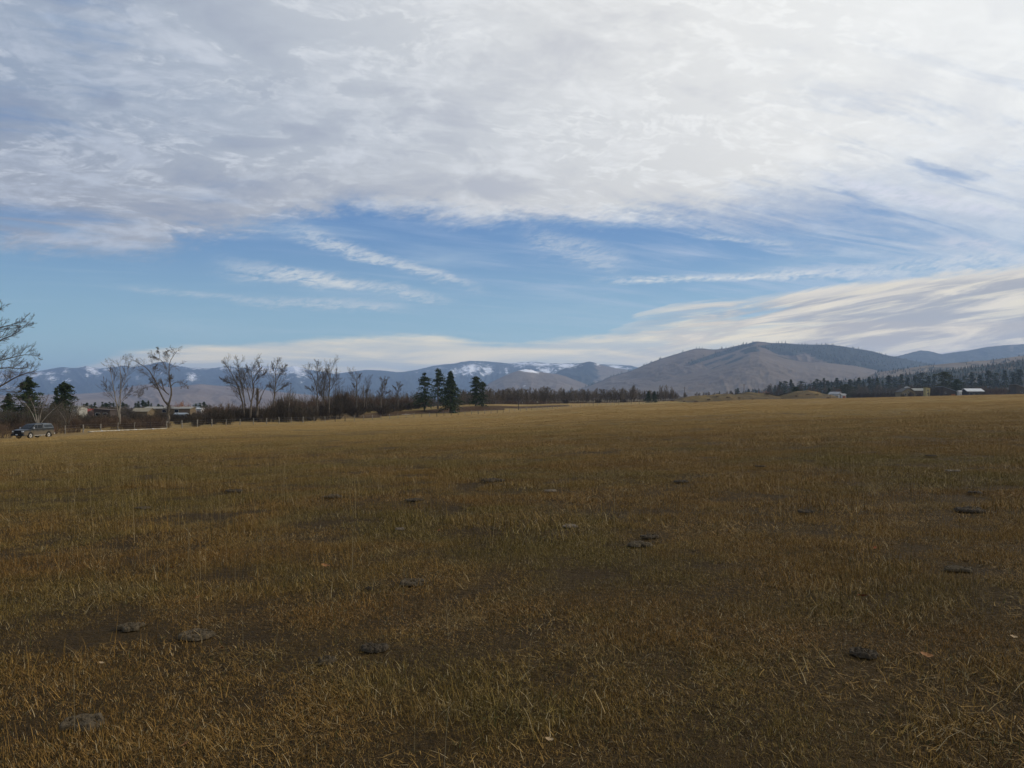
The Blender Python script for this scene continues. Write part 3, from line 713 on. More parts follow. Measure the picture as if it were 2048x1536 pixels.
def build_grass():
    r_ = np.random.default_rng(5)
    kinds = ['mat', 'mat', 'tuft', 'tuft', 'litter', 'stalk', 'stalk']
    V = []; F = []; shade = []; var = []; off = 0
    for i, k in enumerate(kinds):
        a, f, s = clump(k, r_)
        V.append(a); F.append(f + off); off += len(a); shade.append(s); var.append(np.full(len(a), i))
    # instance points
    def ring(y0, y1, dens, um=0.74):
        M = 8.0 if y0 < 60 else 14.0            # the cover runs on well past both sides of the view
        n = int(dens * (um * (y1 * y1 - y0 * y0) + 2 * M * (y1 - y0)))
        Y = r_.uniform(y0, y1, 6 * n); Y = Y[r_.random(6 * n) < (um * Y + M) / (um * y1 + M)][:n]
        return r_.uniform(-1, 1, len(Y)) * (um * Y + M), Y
    bands = [(0.8, 2.8, 20, 0.6), (2.8, 10, 17, 0.8), (10, 25, 8, 1.15), (25, 60, 3.2, 1.7), (60, 130, 1.0, 2.5), (130, 380, 0.22, 3.6)]
    PX_, PY_, PS, PV = [], [], [], []
    for y0, y1, dens, sc_ in bands:
        x, y = ring(y0, y1, dens, 0.80 if y0 < 20 else 0.72)
        n = len(x)
        left = sstep(4, -12, x + 0.12 * y * 0)
        nz = fbm(x / 4.0, y / 4.0, 3, 33)
        pt = np.clip(0.32 + 1.2 * nz + 0.25 * sstep(8, 40, y) + 0.2 * left, 0.08, 0.9)
        q = r_.random(n)
        kind = np.where(q < pt * 0.75, 2, np.where(q < 0.90, 0, 4))
        st = r_.random(n) < (0.10 + 0.22 * left + 0.05 * sstep(15, 60, y)) * (0.4 + 1.6 * (fbm(x / 2.5, y / 2.5, 2, 51) + 0.4))
        kind = np.where(st, 5, kind)
        v = np.where(kind == 0, r_.integers(0, 2, n), np.where(kind == 2, r_.integers(2, 4, n), np.where(kind == 5, r_.integers(5, 7, n), 4)))
        s = sc_ * r_.uniform(0.7, 1.25, n)
        s = np.where(kind == 5, np.minimum(s, 1.3) * r_.uniform(.6, 1.2, n), s)
        # beyond the crest stop
        px = 1024 + FPX * x / y
        keep = y < np.interp(px, GT[:, 0], GT[:, 1]) + 6
        keep &= ~((px < 190) & (y > 96))
        for (cx, cy, rad) in PATS:
            keep &= (x - cx) ** 2 + ((y - cy)) ** 2 > (rad * 0.75 + 0.10 * np.where(v < 5, 1, 0)) ** 2
        PX_.append(x[keep]); PY_.append(y[keep]); PS.append(s[keep]); PV.append(v[keep])
    # thin short fringe just round each pat
    x = np.concatenate(PX_); y = np.concatenate(PY_); s = np.concatenate(PS); v = np.concatenate(PV)
    # bare spots in the near field: hollow, dark, thinner
    bare = fbm(x / 0.9, y / 0.9, 3, 91) + 0.25 * fbm(x / 0.3, y / 0.3, 2, 92)
    kill = (bare < -0.23) & (v < 5) & (r_.random(len(x)) < 0.45) & (y < 45)
    x, y, s, v = x[~kill], y[~kill], s[~kill], v[~kill]
    z = ground(x, y)
    zs = np.where(v < 5, np.clip(s, 0, 1.25) * (0.35 + 1.3 * np.clip(fbm(x / 1.1, y / 1.1, 4, 61, .7) + 0.30, 0, 1)) * r_.uniform(.6, 1.35, len(x)), s)
    npnt = len(x)
    allV = np.concatenate(V + [np.stack([x, y, z], -1)])
    nb = off
    at = {
        'shade': ('POINT', 'FLOAT', np.concatenate(shade + [np.zeros(npnt)])),
        'variant': ('POINT', 'INT', np.concatenate(var + [v]).astype(np.int32)),
        'is_spot': ('POINT', 'BOOLEAN', np.concatenate([np.zeros(nb, bool), np.ones(npnt, bool)])),
        'size': ('POINT', 'FLOAT', np.concatenate([np.zeros(nb), s])),
        'sizez': ('POINT', 'FLOAT', np.concatenate([np.zeros(nb), zs])),
        'turn': ('POINT', 'FLOAT', np.concatenate([np.zeros(nb), r_.random(npnt) * 6.283])),
    }
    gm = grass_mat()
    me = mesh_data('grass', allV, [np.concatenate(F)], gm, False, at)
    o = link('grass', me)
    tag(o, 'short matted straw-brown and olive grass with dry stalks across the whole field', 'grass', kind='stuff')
    g = bpy.data.node_groups.new('grass_spread', 'GeometryNodeTree')
    g.interface.new_socket('Geometry', in_out='INPUT', socket_type='NodeSocketGeometry')
    g.interface.new_socket('Geometry', in_out='OUTPUT', socket_type='NodeSocketGeometry')
    N = g.nodes; Lk = g.links
    gi = N.new('NodeGroupInput'); go = N.new('NodeGroupOutput')
    def attr(nm, dt):
        a = N.new('GeometryNodeInputNamedAttribute'); a.data_type = dt; a.inputs['Name'].default_value = nm; return a.outputs['Attribute']
    sep = N.new('GeometryNodeSeparateGeometry'); sep.domain = 'POINT'
    Lk.new(gi.outputs[0], sep.inputs['Geometry']); Lk.new(attr('is_spot', 'BOOLEAN'), sep.inputs['Selection'])
    spl = N.new('GeometryNodeSplitToInstances'); spl.domain = 'POINT'
    Lk.new(sep.outputs[1], spl.inputs[0]); Lk.new(attr('variant', 'INT'), spl.inputs['Group ID'])
    m2p = N.new('GeometryNodeMeshToPoints'); Lk.new(sep.outputs[0], m2p.inputs['Mesh'])
    iop = N.new('GeometryNodeInstanceOnPoints')
    Lk.new(m2p.outputs[0], iop.inputs['Points']); Lk.new(spl.outputs[0], iop.inputs['Instance'])
    iop.inputs['Pick Instance'].default_value = True
    Lk.new(attr('variant', 'INT'), iop.inputs['Instance Index'])
    cr = N.new('ShaderNodeCombineXYZ'); Lk.new(attr('turn', 'FLOAT'), cr.inputs[2]); Lk.new(cr.outputs[0], iop.inputs['Rotation'])
    cs = N.new('ShaderNodeCombineXYZ'); a = attr('size', 'FLOAT'); Lk.new(a, cs.inputs[0]); Lk.new(a, cs.inputs[1]); Lk.new(attr('sizez', 'FLOAT'), cs.inputs[2]); Lk.new(cs.outputs[0], iop.inputs['Scale'])
    Lk.new(iop.outputs[0], go.inputs[0])
    md = o.modifiers.new('grass_spread', 'NODES'); md.node_group = g
    print('grass spots', npnt, 'blade verts', nb)

# ------------------------------------------------------------------ bare trees
def resample(P, R_, K):
    P = np.asarray(P, float); d = np.concatenate([[0], np.cumsum(np.linalg.norm(np.diff(P, axis=0), axis=1))])
    t = np.linspace(0, d[-1], K)
    Q = np.stack([np.interp(t, d, P[:, k]) for k in range(3)], -1)
    # round the corners a little
    for _ in range(1): Q[1:-1] = 0.25 * Q[:-2] + 0.5 * Q[1:-1] + 0.25 * Q[2:]
    return Q, np.interp(t, d, R_)
def spawn(P, Rr, m, r_, t0=0.3, ang=0.75, lf=0.45, up=0.25, K=4, rf=0.55, wander=0.12, taper=0.25, minr=0.008, tpow=1.0, spread_z=1.0):
    """grow m side branches from every parent line"""
    N, Kp, _ = P.shape
    seg = np.linalg.norm(np.diff(P, axis=1), axis=2).sum(1)
    t = t0 + (1 - t0) * ((np.arange(m)[None] + r_.random((N, m))) / m) ** tpow
    f = t * (Kp - 1); i = np.clip(f.astype(int), 0, Kp - 2); w = (f - i)[..., None]
    nn = np.arange(N)[:, None]
    base = P[nn, i] * (1 - w) + P[nn, i + 1] * w
    T = P[nn, i + 1] - P[nn, i]; T /= np.linalg.norm(T, axis=2, keepdims=True) + 1e-9
    rb = (Rr[nn, i] * (1 - w[..., 0]) + Rr[nn, i + 1] * w[..., 0]) * rf
    rd = r_.normal(size=(N, m, 3)); rd[..., 2] *= spread_z; rd -= (rd * T).sum(-1, keepdims=True) * T; rd /= np.linalg.norm(rd, axis=2, keepdims=True) + 1e-9
    a = ang * (0.6 + 0.8 * r_.random((N, m, 1)))
    D = T * np.cos(a) + rd * np.sin(a)
    L = seg[:, None] * lf * (1.15 - 0.75 * t) * (0.6 + 0.8 * r_.random((N, m)))
    M = N * m
    pts = [base.reshape(M, 3)]; D = D.reshape(M, 3); L = L.reshape(M)
    for k in range(K - 1):
        D = D + r_.normal(size=(M, 3)) * wander + np.array([0, 0, up]) / (K - 1)
        D /= np.linalg.norm(D, axis=1, keepdims=True)
        pts.append(pts[-1] + D * (L / (K - 1))[:, None])
    Q = np.stack(pts, 1)
    r0 = np.maximum(rb.reshape(M), minr)
    return Q, np.maximum(r0[:, None] * np.linspace(1, taper, K)[None], minr * 0.7)
def join(parts):
    V = []; F = []; o = 0
    for v, fs in parts:
        V.append(v); F += [f + o for f in fs]; o += len(v)
    return np.concatenate(V), F
def tree_meshes(stems, r_, levels, name_mats, trunk_n=7):
    """stems: list of (points, radii) local; levels: spawn settings for each generation"""
    K = 12
    S = [resample(p, np.asarray(r) * 0.8, K) for p, r in stems]
    P = np.stack([a for a, _ in S]); Rr = np.stack([b for _, b in S])
    P[:, 1:-1] += r_.normal(size=P[:, 1:-1].shape) * Rr[:, 1:-1, None] * 0.22
    tv, tf = tubes(P, Rr, trunk_n, cap=True)
    trunk = mesh_data('trunk', tv, tf, name_mats[0], True)
    parts = []; cp, cr = P, Rr
    for lv in levels:
        lv = dict(lv); keep = lv.pop('all', False)
        q, r = spawn(cp, cr, lv.pop('m'), r_, **lv)
        parts.append(tubes(q, r, 3))
        cp, cr = q, r
    cv, cf = join(parts)
    crown = mesh_data('crown', cv, cf, name_mats[1], False)
    return trunk, crown
def stems_px(lst, Y, base, r_, sway=0.05):
    """stems drawn in photograph pixels -> local coordinates; limbs also lean towards or away from the viewer"""
    out = []
    for q in lst:
        pts, r0, r1 = q[:3]
        A = np.array([W(x, y, Y) for x, y in pts]) - base
        h = np.concatenate([[0], np.cumsum(np.linalg.norm(np.diff(A, axis=0), axis=1))])
        A[:, 1] += (q[3] if len(q) > 3 else r_.normal() * 0.25) * h + (q[4] if len(q) > 4 else 0)
        out.append((A, np.linspace(r0, r1, len(pts))))
    return out
LV = lambda m1=9, m2=6, m3=5, **k: [dict(dict(m=m1, t0=0.35, ang=0.7, lf=0.38, up=0.35, K=5, minr=0.02), **k), dict(m=m2, t0=0.25, ang=0.7, lf=0.5, up=0.25, K=4, minr=0.016), dict(m=m3, t0=0.2, ang=0.65, lf=0.5, up=0.15, K=3, minr=0.012)]
def px_tree(name, bx, by, Y, stems, label, group=None, seed=0, levels=None, mats=None, cat='tree'):
    r_ = np.random.default_rng(seed + 100)
    base = W(bx, by, Y); base[2] = float(ground(base[0], Y)) - 0.1
    root = empty(name, base, label, cat, group)
    tr, cr = tree_meshes(stems_px(stems, Y, base, r_), r_, levels or LV(), mats or (BARK, TWIG))
    link('trunk', tr, root); link('crown', cr, root)
    return root

def Z3(x, y): return (180 + x / 6.8267, 680 + y / 6.8267)      # coordinates read off an enlarged crop
def L3(*p): return [Z3(*q) for q in p]
px_tree('bare_tree', 336, 846, 150, [
    (L3((1068, 1140), (1070, 1000), (1072, 870)), 0.34, 0.27, 0),
    (L3((1066, 890), (1030, 840), (990, 780), (955, 705), (935, 620), (880, 490), (820, 400), (750, 345), (660, 298), (600, 262)), 0.22, 0.04, -0.1),
    (L3((1074, 885), (1100, 790), (1108, 700), (1092, 630), (1062, 560), (1050, 430), (1040, 330), (1070, 240), (1135, 150)), 0.23, 0.04, 0.15),
    (L3((1078, 745), (1040, 710), (1016, 640), (1014, 540)), 0.13, 0.09, -0.4),
    (L3((1050, 725), (985, 675), (940, 620), (870, 565), (818, 505)), 0.11, 0.06, 0.2),
    (L3((955, 700), (905, 655), (850, 610), (798, 565)), 0.14, 0.07, 0.4),
    (L3((950, 690), (900, 650), (850, 635), (780, 648), (715, 690), (695, 765)), 0.08, 0.03, -0.3),
    (L3((1098, 640), (1125, 598), (1165, 570), (1220, 575), (1262, 600), (1300, 640)), 0.10, 0.03, 0.3),
    (L3((1098, 650), (1105, 560), (1110, 480)), 0.10, 0.06, -0.2),
    (L3((1075, 640), (1068, 560), (1090, 490)), 0.10, 0.05, 0.5),
    (L3((1045, 390), (1005, 320), (955, 265), (880, 230), (800, 190)), 0.07, 0.03, 0.1),
    (L3((952, 265), (950, 190), (915, 105)), 0.05, 0.025, 0),
    (L3((872, 480), (885, 400), (905, 330)), 0.06, 0.03, 0.2),
    (L3((1045, 300), (1025, 220), (1045, 130)), 0.05, 0.02, 0.2),
], 'large bare tree forking low into two crooked limbs with sawn-off stubs, behind the white pipe', seed=1,
    levels=[dict(m=14, t0=0.40, ang=0.85, lf=0.34, up=0.1, K=6, minr=0.018, rf=0.24), dict(m=8, t0=0.15, ang=0.75, lf=0.5, up=0.1, K=4, minr=0.015), dict(m=5, t0=0.2, ang=0.7, lf=0.6, up=0.0, K=3, minr=0.012)],
    mats=(BARK, TWIG))

# two slim stems, wide open crown
px_tree('bare_tree', 236, 852, 150, [
    (L3((405, 1150), (402, 950), (408, 780), (415, 620), (408, 470), (400, 290)), 0.18, 0.03, 0.02),
    (L3((375, 1060), (355, 880), (335, 740), (310, 600), (290, 470), (250, 320)), 0.14, 0.025, -0.05, 0.4),
    (L3((380, 900), (390, 760), (430, 600), (470, 440), (480, 310)), 0.08, 0.02, 0.2),
    (L3((350, 850), (290, 760), (220, 690), (150, 560)), 0.05, 0.02, 0.2),
    (L3((405, 860), (470, 790), (540, 720), (600, 640)), 0.05, 0.02, -0.2),
], 'slim bare tree with two pale upright trunks and a wide thin crown', seed=2,
    levels=[dict(m=12, t0=0.25, ang=0.6, lf=0.34, up=0.4, K=6, minr=0.018, rf=0.3), dict(m=6, t0=0.15, ang=0.5, lf=0.5, up=0.3, K=4, minr=0.020), dict(m=4, t0=0.2, ang=0.5, lf=0.5, up=0.2, K=3, minr=0.015)], mats=(BARK_PALE, TWIG))

# great tree reaching in from beyond the left edge
px_tree('bare_tree', -95, 880, 92, [
    ([(-95, 885), (-94, 830), (-92, 780), (-90, 725), (-86, 675), (-80, 630), (-74, 600)], 0.42, 0.06, 0.0),
    ([(-90, 800), (-45, 788), (-10, 778), (15, 762), (32, 750), (50, 746), (64, 742)], 0.17, 0.03, 0.05),
    ([(-86, 770), (-40, 752), (0, 737), (25, 735), (52, 740), (68, 735)], 0.13, 0.025, -0.1),
    ([(-84, 740), (-40, 700), (-5, 676), (20, 668), (44, 640)], 0.13, 0.02, 0.15),
    ([(-82, 745), (-30, 725), (10, 715), (40, 705), (60, 712)], 0.12, 0.02, 0.2),
    ([(-84, 690), (-40, 668), (-5, 654), (18, 648), (42, 638)], 0.11, 0.02, 0.1),
    ([(-80, 650), (-40, 634), (-6, 622), (14, 612)], 0.11, 0.02, -0.1),
    ([(-86, 720), (-115, 670), (-140, 620)], 0.15, 0.02, 0.1),
    ([(-86, 680), (-100, 640), (-115, 600)], 0.10, 0.02, 0.2),
    ([(-88, 760), (-130, 720), (-160, 680)], 0.14, 0.02, -0.3),
], 'great spreading bare tree reaching in from the left edge above the pickup', seed=3,
    levels=[dict(m=16, t0=0.3, ang=0.65, lf=0.30, up=0.35, K=6, minr=0.022, rf=0.26), dict(m=8, t0=0.15, ang=0.6, lf=0.5, up=0.25, K=5, minr=0.015), dict(m=5, t0=0.2, ang=0.6, lf=0.5, up=0.2, K=4, minr=0.011)])

def L4(*p): return [(420 + x / 6.8267, 680 + y / 6.8267) for x, y in p]
GC = 'bare cottonwoods standing out of the thicket'
COT = [dict(m=18, t0=0.25, ang=0.62, lf=0.36, up=0.45, K=6, minr=0.024, rf=0.26), dict(m=8, t0=0.12, ang=0.6, lf=0.5, up=0.3, K=4, minr=0.017), dict(m=5, t0=0.15, ang=0.55, lf=0.6, up=0.25, K=3, minr=0.013)]
px_tree('bare_tree', 487, 838, 190, [
    (L4((470, 1060), (450, 900), (430, 800), (390, 660), (350, 570), (310, 480), (260, 400), (215, 330)), 0.30, 0.03, 0.0),
    (L4((470, 940), (450, 800), (420, 660), (390, 560), (340, 440), (330, 290)), 0.18, 0.03, 0.2, 0.5),
    (L4((400, 640), (320, 590), (250, 575), (170, 540)), 0.09, 0.03, -0.2),
    (L4((480, 900), (440, 700), (430, 560), (425, 430)), 0.12, 0.03, -0.2, 0.5)],
    'bare cottonwood leaning left at the left end of the thicket', GC, 4, COT)
px_tree('bare_tree', 501, 837, 187, [
    (L4((550, 1060), (555, 900), (555, 830), (580, 740), (590, 630), (550, 520), (540, 430), (590, 290)), 0.30, 0.03, 0.1),
    (L4((555, 840), (520, 740), (490, 640), (470, 560), (440, 450)), 0.16, 0.03, 0.2),
    (L4((590, 640), (600, 570), (660, 520), (720, 470), (760, 430)), 0.12, 0.03, 0.1),
    (L4((590, 560), (640, 470), (690, 400), (690, 310)), 0.09, 0.03, -0.2),
    (L4((545, 500), (510, 430), (490, 350)), 0.07, 0.025, 0.1)],
    'bare cottonwood with a dark forked trunk, between the leaning one and the broken stump', GC, 5, COT)
px_tree('bare_tree', 514, 836, 189, [
    (L4((640, 1050), (650, 880), (655, 700), (650, 660)), 0.34, 0.26, 0.0),
    (L4((625, 1050), (622, 840), (615, 655)), 0.22, 0.14, 0.1, 0.6),
    (L4((660, 880), (700, 760), (740, 670), (790, 620), (840, 560)), 0.13, 0.03, 0.1),
    (L4((690, 960), (700, 830), (725, 780)), 0.12, 0.07, -0.2, -0.5)],
    'broken thick dark stump of a cottonwood with one curving limb', GC, 6, [dict(m=7, t0=0.45, ang=0.6, lf=0.3, up=0.5, K=4, minr=0.022, rf=0.3), dict(m=4, t0=0.2, ang=0.5, lf=0.5, up=0.3, K=4, minr=0.015)])
px_tree('bare_tree', 549, 832, 195, [
    (L4((860, 1040), (865, 900), (875, 780), (890, 700), (890, 600), (900, 480), (890, 380), (920, 280)), 0.26, 0.03, 0.0),
    (L4((880, 740), (850, 660), (800, 620), (760, 640)), 0.10, 0.03, 0.2),
    (L4((890, 720), (950, 670), (1020, 630), (1080, 600)), 0.10, 0.03, -0.1),
    (L4((900, 600), (930, 500), (980, 420), (1010, 350)), 0.09, 0.025, 0.2),
    (L4((895, 480), (860, 400), (840, 310)), 0.08, 0.025, 0.0)],
    'tall bare cottonwood with a straight trunk and a fan of upright twigs', GC, 7, COT)
px_tree('bare_tree', 634, 829, 215, [
    (L4((1465, 1000), (1465, 800), (1460, 640), (1430, 560), (1390, 460), (1330, 380)), 0.26, 0.03, 0.0),
    (L4((1462, 660), (1470, 520), (1465, 400), (1430, 290)), 0.14, 0.03, 0.1),
    (L4((1470, 780), (1420, 700), (1350, 660), (1300, 640)), 0.06, 0.02, 0.1)],
    'tall bare cottonwood, left of the pair beside the rounded thicket', GC, 8, COT)
px_tree('bare_tree', 647, 828, 218, [
    (L4((1550, 1000), (1552, 800), (1560, 640), (1580, 500), (1590, 390)), 0.24, 0.03, 0.0),
    (L4((1550, 820), (1520, 740), (1480, 680)), 0.10, 0.04, 0.1),
    (L4((1530, 900), (1510, 720), (1495, 600), (1530, 480)), 0.10, 0.03, 0.1, 0.5)],
    'shorter bare cottonwood standing between two taller ones', GC, 9, COT)
px_tree('bare_tree', 660, 828, 216, [
    (L4((1625, 1000), (1625, 800), (1630, 640), (1640, 520), (1650, 430), (1690, 310)), 0.26, 0.03, 0.0),
    (L4((1640, 560), (1600, 460), (1570, 390)), 0.09, 0.03, 0.2),
    (L4((1630, 700), (1690, 600), (1730, 520), (1720, 430)), 0.10, 0.03, 0.0)],
    'tall bare cottonwood with twin tops, right of the pair beside the rounded thicket', GC, 10, COT)
def L5(*p): return [(660 + x / 6.8267, 690 + y / 6.8267) for x, y in p]
px_tree('bare_tree', 713, 826, 235, [
    (L5((365, 900), (362, 640), (368, 500), (345, 460), (318, 420), (290, 370)), 0.20, 0.03, 0.0),
    (L5((362, 480), (390, 440), (425, 390)), 0.11, 0.03, 0.0),
    (L5((355, 640), (330, 560), (300, 520)), 0.08, 0.03, 0.1)],
    'lone slender bare tree with a small Y-shaped top', GC, 11, COT)
px_tree('bare_tree', 728, 824, 240, [
    (L5((468, 850), (462, 740), (450, 650), (455, 580), (465, 540)), 0.19, 0.10, 0.0),
    (L5((455, 660), (435, 630), (425, 590)), 0.10, 0.05, 0.1)],
    'dark broken snag with short stubs, left of the two snags', GC, 12, [dict(m=6, t0=0.4, ang=0.6, lf=0.3, up=0.3, K=4, minr=0.02, rf=0.3)])
px_tree('bare_tree', 734, 824, 243, [
    (L5((495, 860), (498, 720), (508, 650), (515, 570), (535, 470)), 0.17, 0.03, 0.0),
    (L5((500, 700), (485, 640), (500, 600)), 0.08, 0.05, 0.1)],
    'dark crooked bare tree with a wispy top, right of the two snags', GC, 13, COT)
px_tree('bare_tree', 763, 823, 245, [
    (L5((695, 860), (700, 720), (712, 620), (725, 540), (720, 460)), 0.22, 0.03, 0.0),
    (L5((702, 700), (745, 600), (760, 520), (790, 460)), 0.14, 0.03, 0.1),
    (L5((680, 860), (678, 700), (672, 600)), 0.14, 0.05, 0.0, 1.0),
    (L5((720, 720), (770, 660), (830, 625)), 0.10, 0.03, -0.1)],
    'round-topped bare tree with several stems, left of the three dark pines', GC, 14,
    [dict(m=16, t0=0.3, ang=0.65, lf=0.33, up=0.4, K=5, minr=0.036, rf=0.26), dict(m=7, t0=0.15, ang=0.6, lf=0.5, up=0.3, K=4, minr=0.028), dict(m=5, t0=0.2, ang=0.5, lf=0.5, up=0.2, K=3, minr=0.013)])
px_tree('bare_tree', 796, 822, 262, [
    (L5((925, 860), (928, 660), (935, 600), (940, 530)), 0.18, 0.04, 0.0),
    (L5((930, 640), (890, 590), (860, 560)), 0.09, 0.03, 0.0),
    (L5((935, 600), (970, 560), (990, 540)), 0.09, 0.03, 0.1)],
    'small round-headed bare tree midway between the tree clump and the pines', GC, 15, COT)
# pale multi-stemmed small tree behind the pickup
px_tree('bare_tree', 76, 852, 118, [
    ([(76, 856), (76, 838), (79, 815), (84, 796)], 0.13, 0.02, 0.0), ([(75, 856), (70, 828), (64, 810), (56, 796)], 0.11, 0.02, 0.1),
    ([(77, 856), (83, 826), (92, 808), (100, 795)], 0.10, 0.02, -0.1), ([(78, 852), (92, 832), (106, 818), (120, 806)], 0.08, 0.02, 0.1),
    ([(74, 850), (60, 824), (44, 806), (30, 800)], 0.07, 0.02, 0.2)],
    'pale multi-stemmed bare tree directly behind the pickup', seed=16, mats=(BARK_PALE, TWIG),
    levels=[dict(m=10, t0=0.3, ang=0.6, lf=0.4, up=0.3, K=4, minr=0.016, rf=0.4), dict(m=6, t0=0.15, ang=0.6, lf=0.5, up=0.2, K=4, minr=0.012), dict(m=4, t0=0.2, ang=0.6, lf=0.5, up=0.1, K=3, minr=0.010)])
px_tree('bare_tree', 134, 848, 135, [
    ([(132, 850), (128, 836), (118, 822), (110, 812)], 0.12, 0.03, 0.0), ([(136, 850), (140, 832), (146, 815), (150, 802)], 0.12, 0.02, 0.0), ([(137, 846), (150, 826), (160, 812)], 0.08, 0.02, 0.2), ([(133, 845), (132, 825), (130, 806)], 0.08, 0.02, -0.2)],
    'low dark crooked bare tree in front of the white house', seed=17,
    levels=[dict(m=10, t0=0.3, ang=0.7, lf=0.4, up=0.3, K=4, minr=0.018, rf=0.4), dict(m=6, t0=0.15, ang=0.6, lf=0.5, up=0.2, K=4, minr=0.013), dict(m=4, t0=0.2, ang=0.6, lf=0.5, up=0.1, K=3, minr=0.010)])

# ------------------------------------------------------------------ conifers
def conifer_mesh(seed, H, Wd, prof, nb=60, mat=NEEDLE, droop=0.25, gaps=0.2, lean=0.0):
    """prof: list of (height fraction, relative half width)"""
    r_ = np.random.default_rng(seed)
    tp, tr = resample([(0, 0, -0.4), (0.02 * H * lean, 0, H * .5), (0.03 * H * lean, 0, H * 0.985)], [0.020 * H + 0.05, 0.013 * H, 0.02], 8)
    tv, tf = tubes(tp[None], tr[None], 7, cap=True)
    trunk = mesh_data('trunk', tv, tf, BARK, True)
    hp = np.array(prof)
    hs = np.sort(hp[0, 0] + (1 - hp[0, 0]) * r_.random(nb * 3) ** 0.9)
    az = r_.random(len(hs)) * 6.283
    lump = 0.45 + 1.1 * (vnoise(hs * 9, az * 1.3, seed) )
    Lb = np.interp(hs, hp[:, 0], hp[:, 1]) * Wd * 0.5 * lump * (0.75 + 0.35 * r_.random(len(hs)))
    keep = vnoise(hs * 14, az * 1.1 + 9, seed + 3) > gaps
    hs, az, Lb = hs[keep], az[keep], Lb[keep]
    d = np.stack([np.cos(az), np.sin(az)], -1)
    V = []; F = []; o = 0
    # needle sprays: small ragged quads spread along every branch
    ns = 34
    for j in range(ns):
        t = (j + r_.random(len(hs))) / ns
        rr = Lb * (0.12 + 0.88 * t)
        x = d[:, 0] * rr; y = d[:, 1] * rr; z = hs * H + rr * (0.32 * (hs - 0.35)) - droop * rr * t + 0.03 * H * r_.normal(size=len(hs)) * 0.35
        s = (0.013 * H + 0.05) * (0.7 + 0.9 * r_.random(len(hs))) * (1.15 - 0.4 * t)
        c = np.stack([x, y, z], -1) + r_.normal(size=(len(hs), 3)) * np.array([1, 1, .6]) * s[:, None] * 0.8
        a = r_.normal(size=(len(hs), 3)); a[:, 2] *= 0.5; a /= np.linalg.norm(a, axis=1, keepdims=True)
        b = np.cross(a, r_.normal(size=(len(hs), 3))); b /= np.linalg.norm(b, axis=1, keepdims=True)
        q = np.stack([c - a * s[:, None], c + b * s[:, None] * .55, c + a * s[:, None], c - b * s[:, None] * .55], 1)
        V.append(q.reshape(-1, 3)); F.append(np.arange(len(hs) * 4).reshape(-1, 4) + o); o += len(hs) * 4
    # the branches themselves
    Q = np.stack([np.stack([0 * Lb, 0 * Lb, hs * H], -1), np.stack([d[:, 0] * Lb * .5, d[:, 1] * Lb * .5, hs * H + Lb * .16 * (hs - .35) - droop * Lb * .2], -1), np.stack([d[:, 0] * Lb * .92, d[:, 1] * Lb * .92, hs * H + Lb * .32 * (hs - .35) - droop * Lb * .8], -1)], 1)
    bv, bf = tubes(Q, np.repeat(np.array([[0.004 * H, 0.003 * H, 0.001 * H]]), len(Q), 0), 3)
    V.append(bv); F += [f + o for f in bf]
    crown = mesh_data('crown', np.concatenate(V), F, mat, False)
    return trunk, crown
PINE = [(0.10, 0.5), (0.25, 0.95), (0.45, 0.85), (0.7, 0.62), (0.88, 0.42), (1.0, 0.12)]
SPRUCE = [(0.03, 1.0), (0.3, 0.85), (0.6, 0.55), (0.85, 0.25), (1.0, 0.03)]
NARROW = [(0.05, 0.9), (0.35, 1.0), (0.6, 0.7), (0.8, 0.75), (0.93, 0.6), (1.0, 0.2)]
def conifer(name, px, ytop, Y, wpx, label, prof, seed, group=None, **k):
    X = (px - 1024) / FPX * Y; g = float(ground(X, Y)); top = W(px, ytop, Y)[2]
    H = top - g; Wd = wpx * Y / FPX * 1.75
    root = empty(name, (X, Y, g), label, 'tree', group)
    t, c = conifer_mesh(seed, H, Wd, prof, **k)
    link('trunk', t, root); link('crown', c, root); return root
conifer('pine_tree', 849, 747, 285, 30, 'dark ragged pine, left one of the three pines in the middle', PINE, 1, nb=48, gaps=.34)
conifer('pine_tree', 876, 738, 300, 32, 'tallest of the three dark pines, thin with a bare trunk showing', [(0.2, .8), (.45, .95), (.65, .8), (.8, .5), (.9, .35), (1, .22)], 2, nb=36, gaps=.42)
conifer('pine_tree', 901, 744, 290, 36, 'broad dense dark pine, right one of the three', SPRUCE, 3, nb=85, gaps=.12)
conifer('pine_tree', 951, 754, 330, 22, 'slim dark pine standing alone, right of the group of three', NARROW, 4, nb=52, gaps=.25)
conifer('pine_tree', 964, 764, 334, 18, 'shorter slim pine tucked against the lone dark pine', [(0.05, .9), (.5, .9), (.75, .45), (.9, .8), (1, .15)], 5, nb=44, gaps=.3)
conifer('spruce_tree', 57, 757, 150, 62, 'dark spruce with shaggy level branches above the pickup', SPRUCE, 6, nb=75, gaps=.25, droop=.1)
conifer('spruce_tree', 128, 767, 165, 30, 'dark narrow spruce with a blunt top, left of the white house', NARROW, 7, nb=65, gaps=.2)
conifer('spruce_tree', 112, 778, 172, 22, 'small thin spruce just left of the blunt-topped spruce', SPRUCE, 8, nb=40, gaps=.35)
conifer('spruce_tree', 17, 788, 160, 34, 'dark bushy spruce near the left edge', SPRUCE, 9, nb=60, gaps=.2)
conifer('round_pine', 1888, 744, 560, 22, 'tall loose-headed tree behind the grey-roofed barn', [(.1, .8), (.3, .7), (.5, 1), (.7, .8), (.85, .95), (1, .4)], 10, nb=55, gaps=.3, mat=NEEDLE2)
conifer('round_pine', 1914, 759, 560, 25, 'dense rounded dark evergreen between the barn and the white-roofed shed', [(.02, .8), (.3, 1), (.6, .75), (.85, .45), (1, .15)], 11, nb=85, gaps=.05)
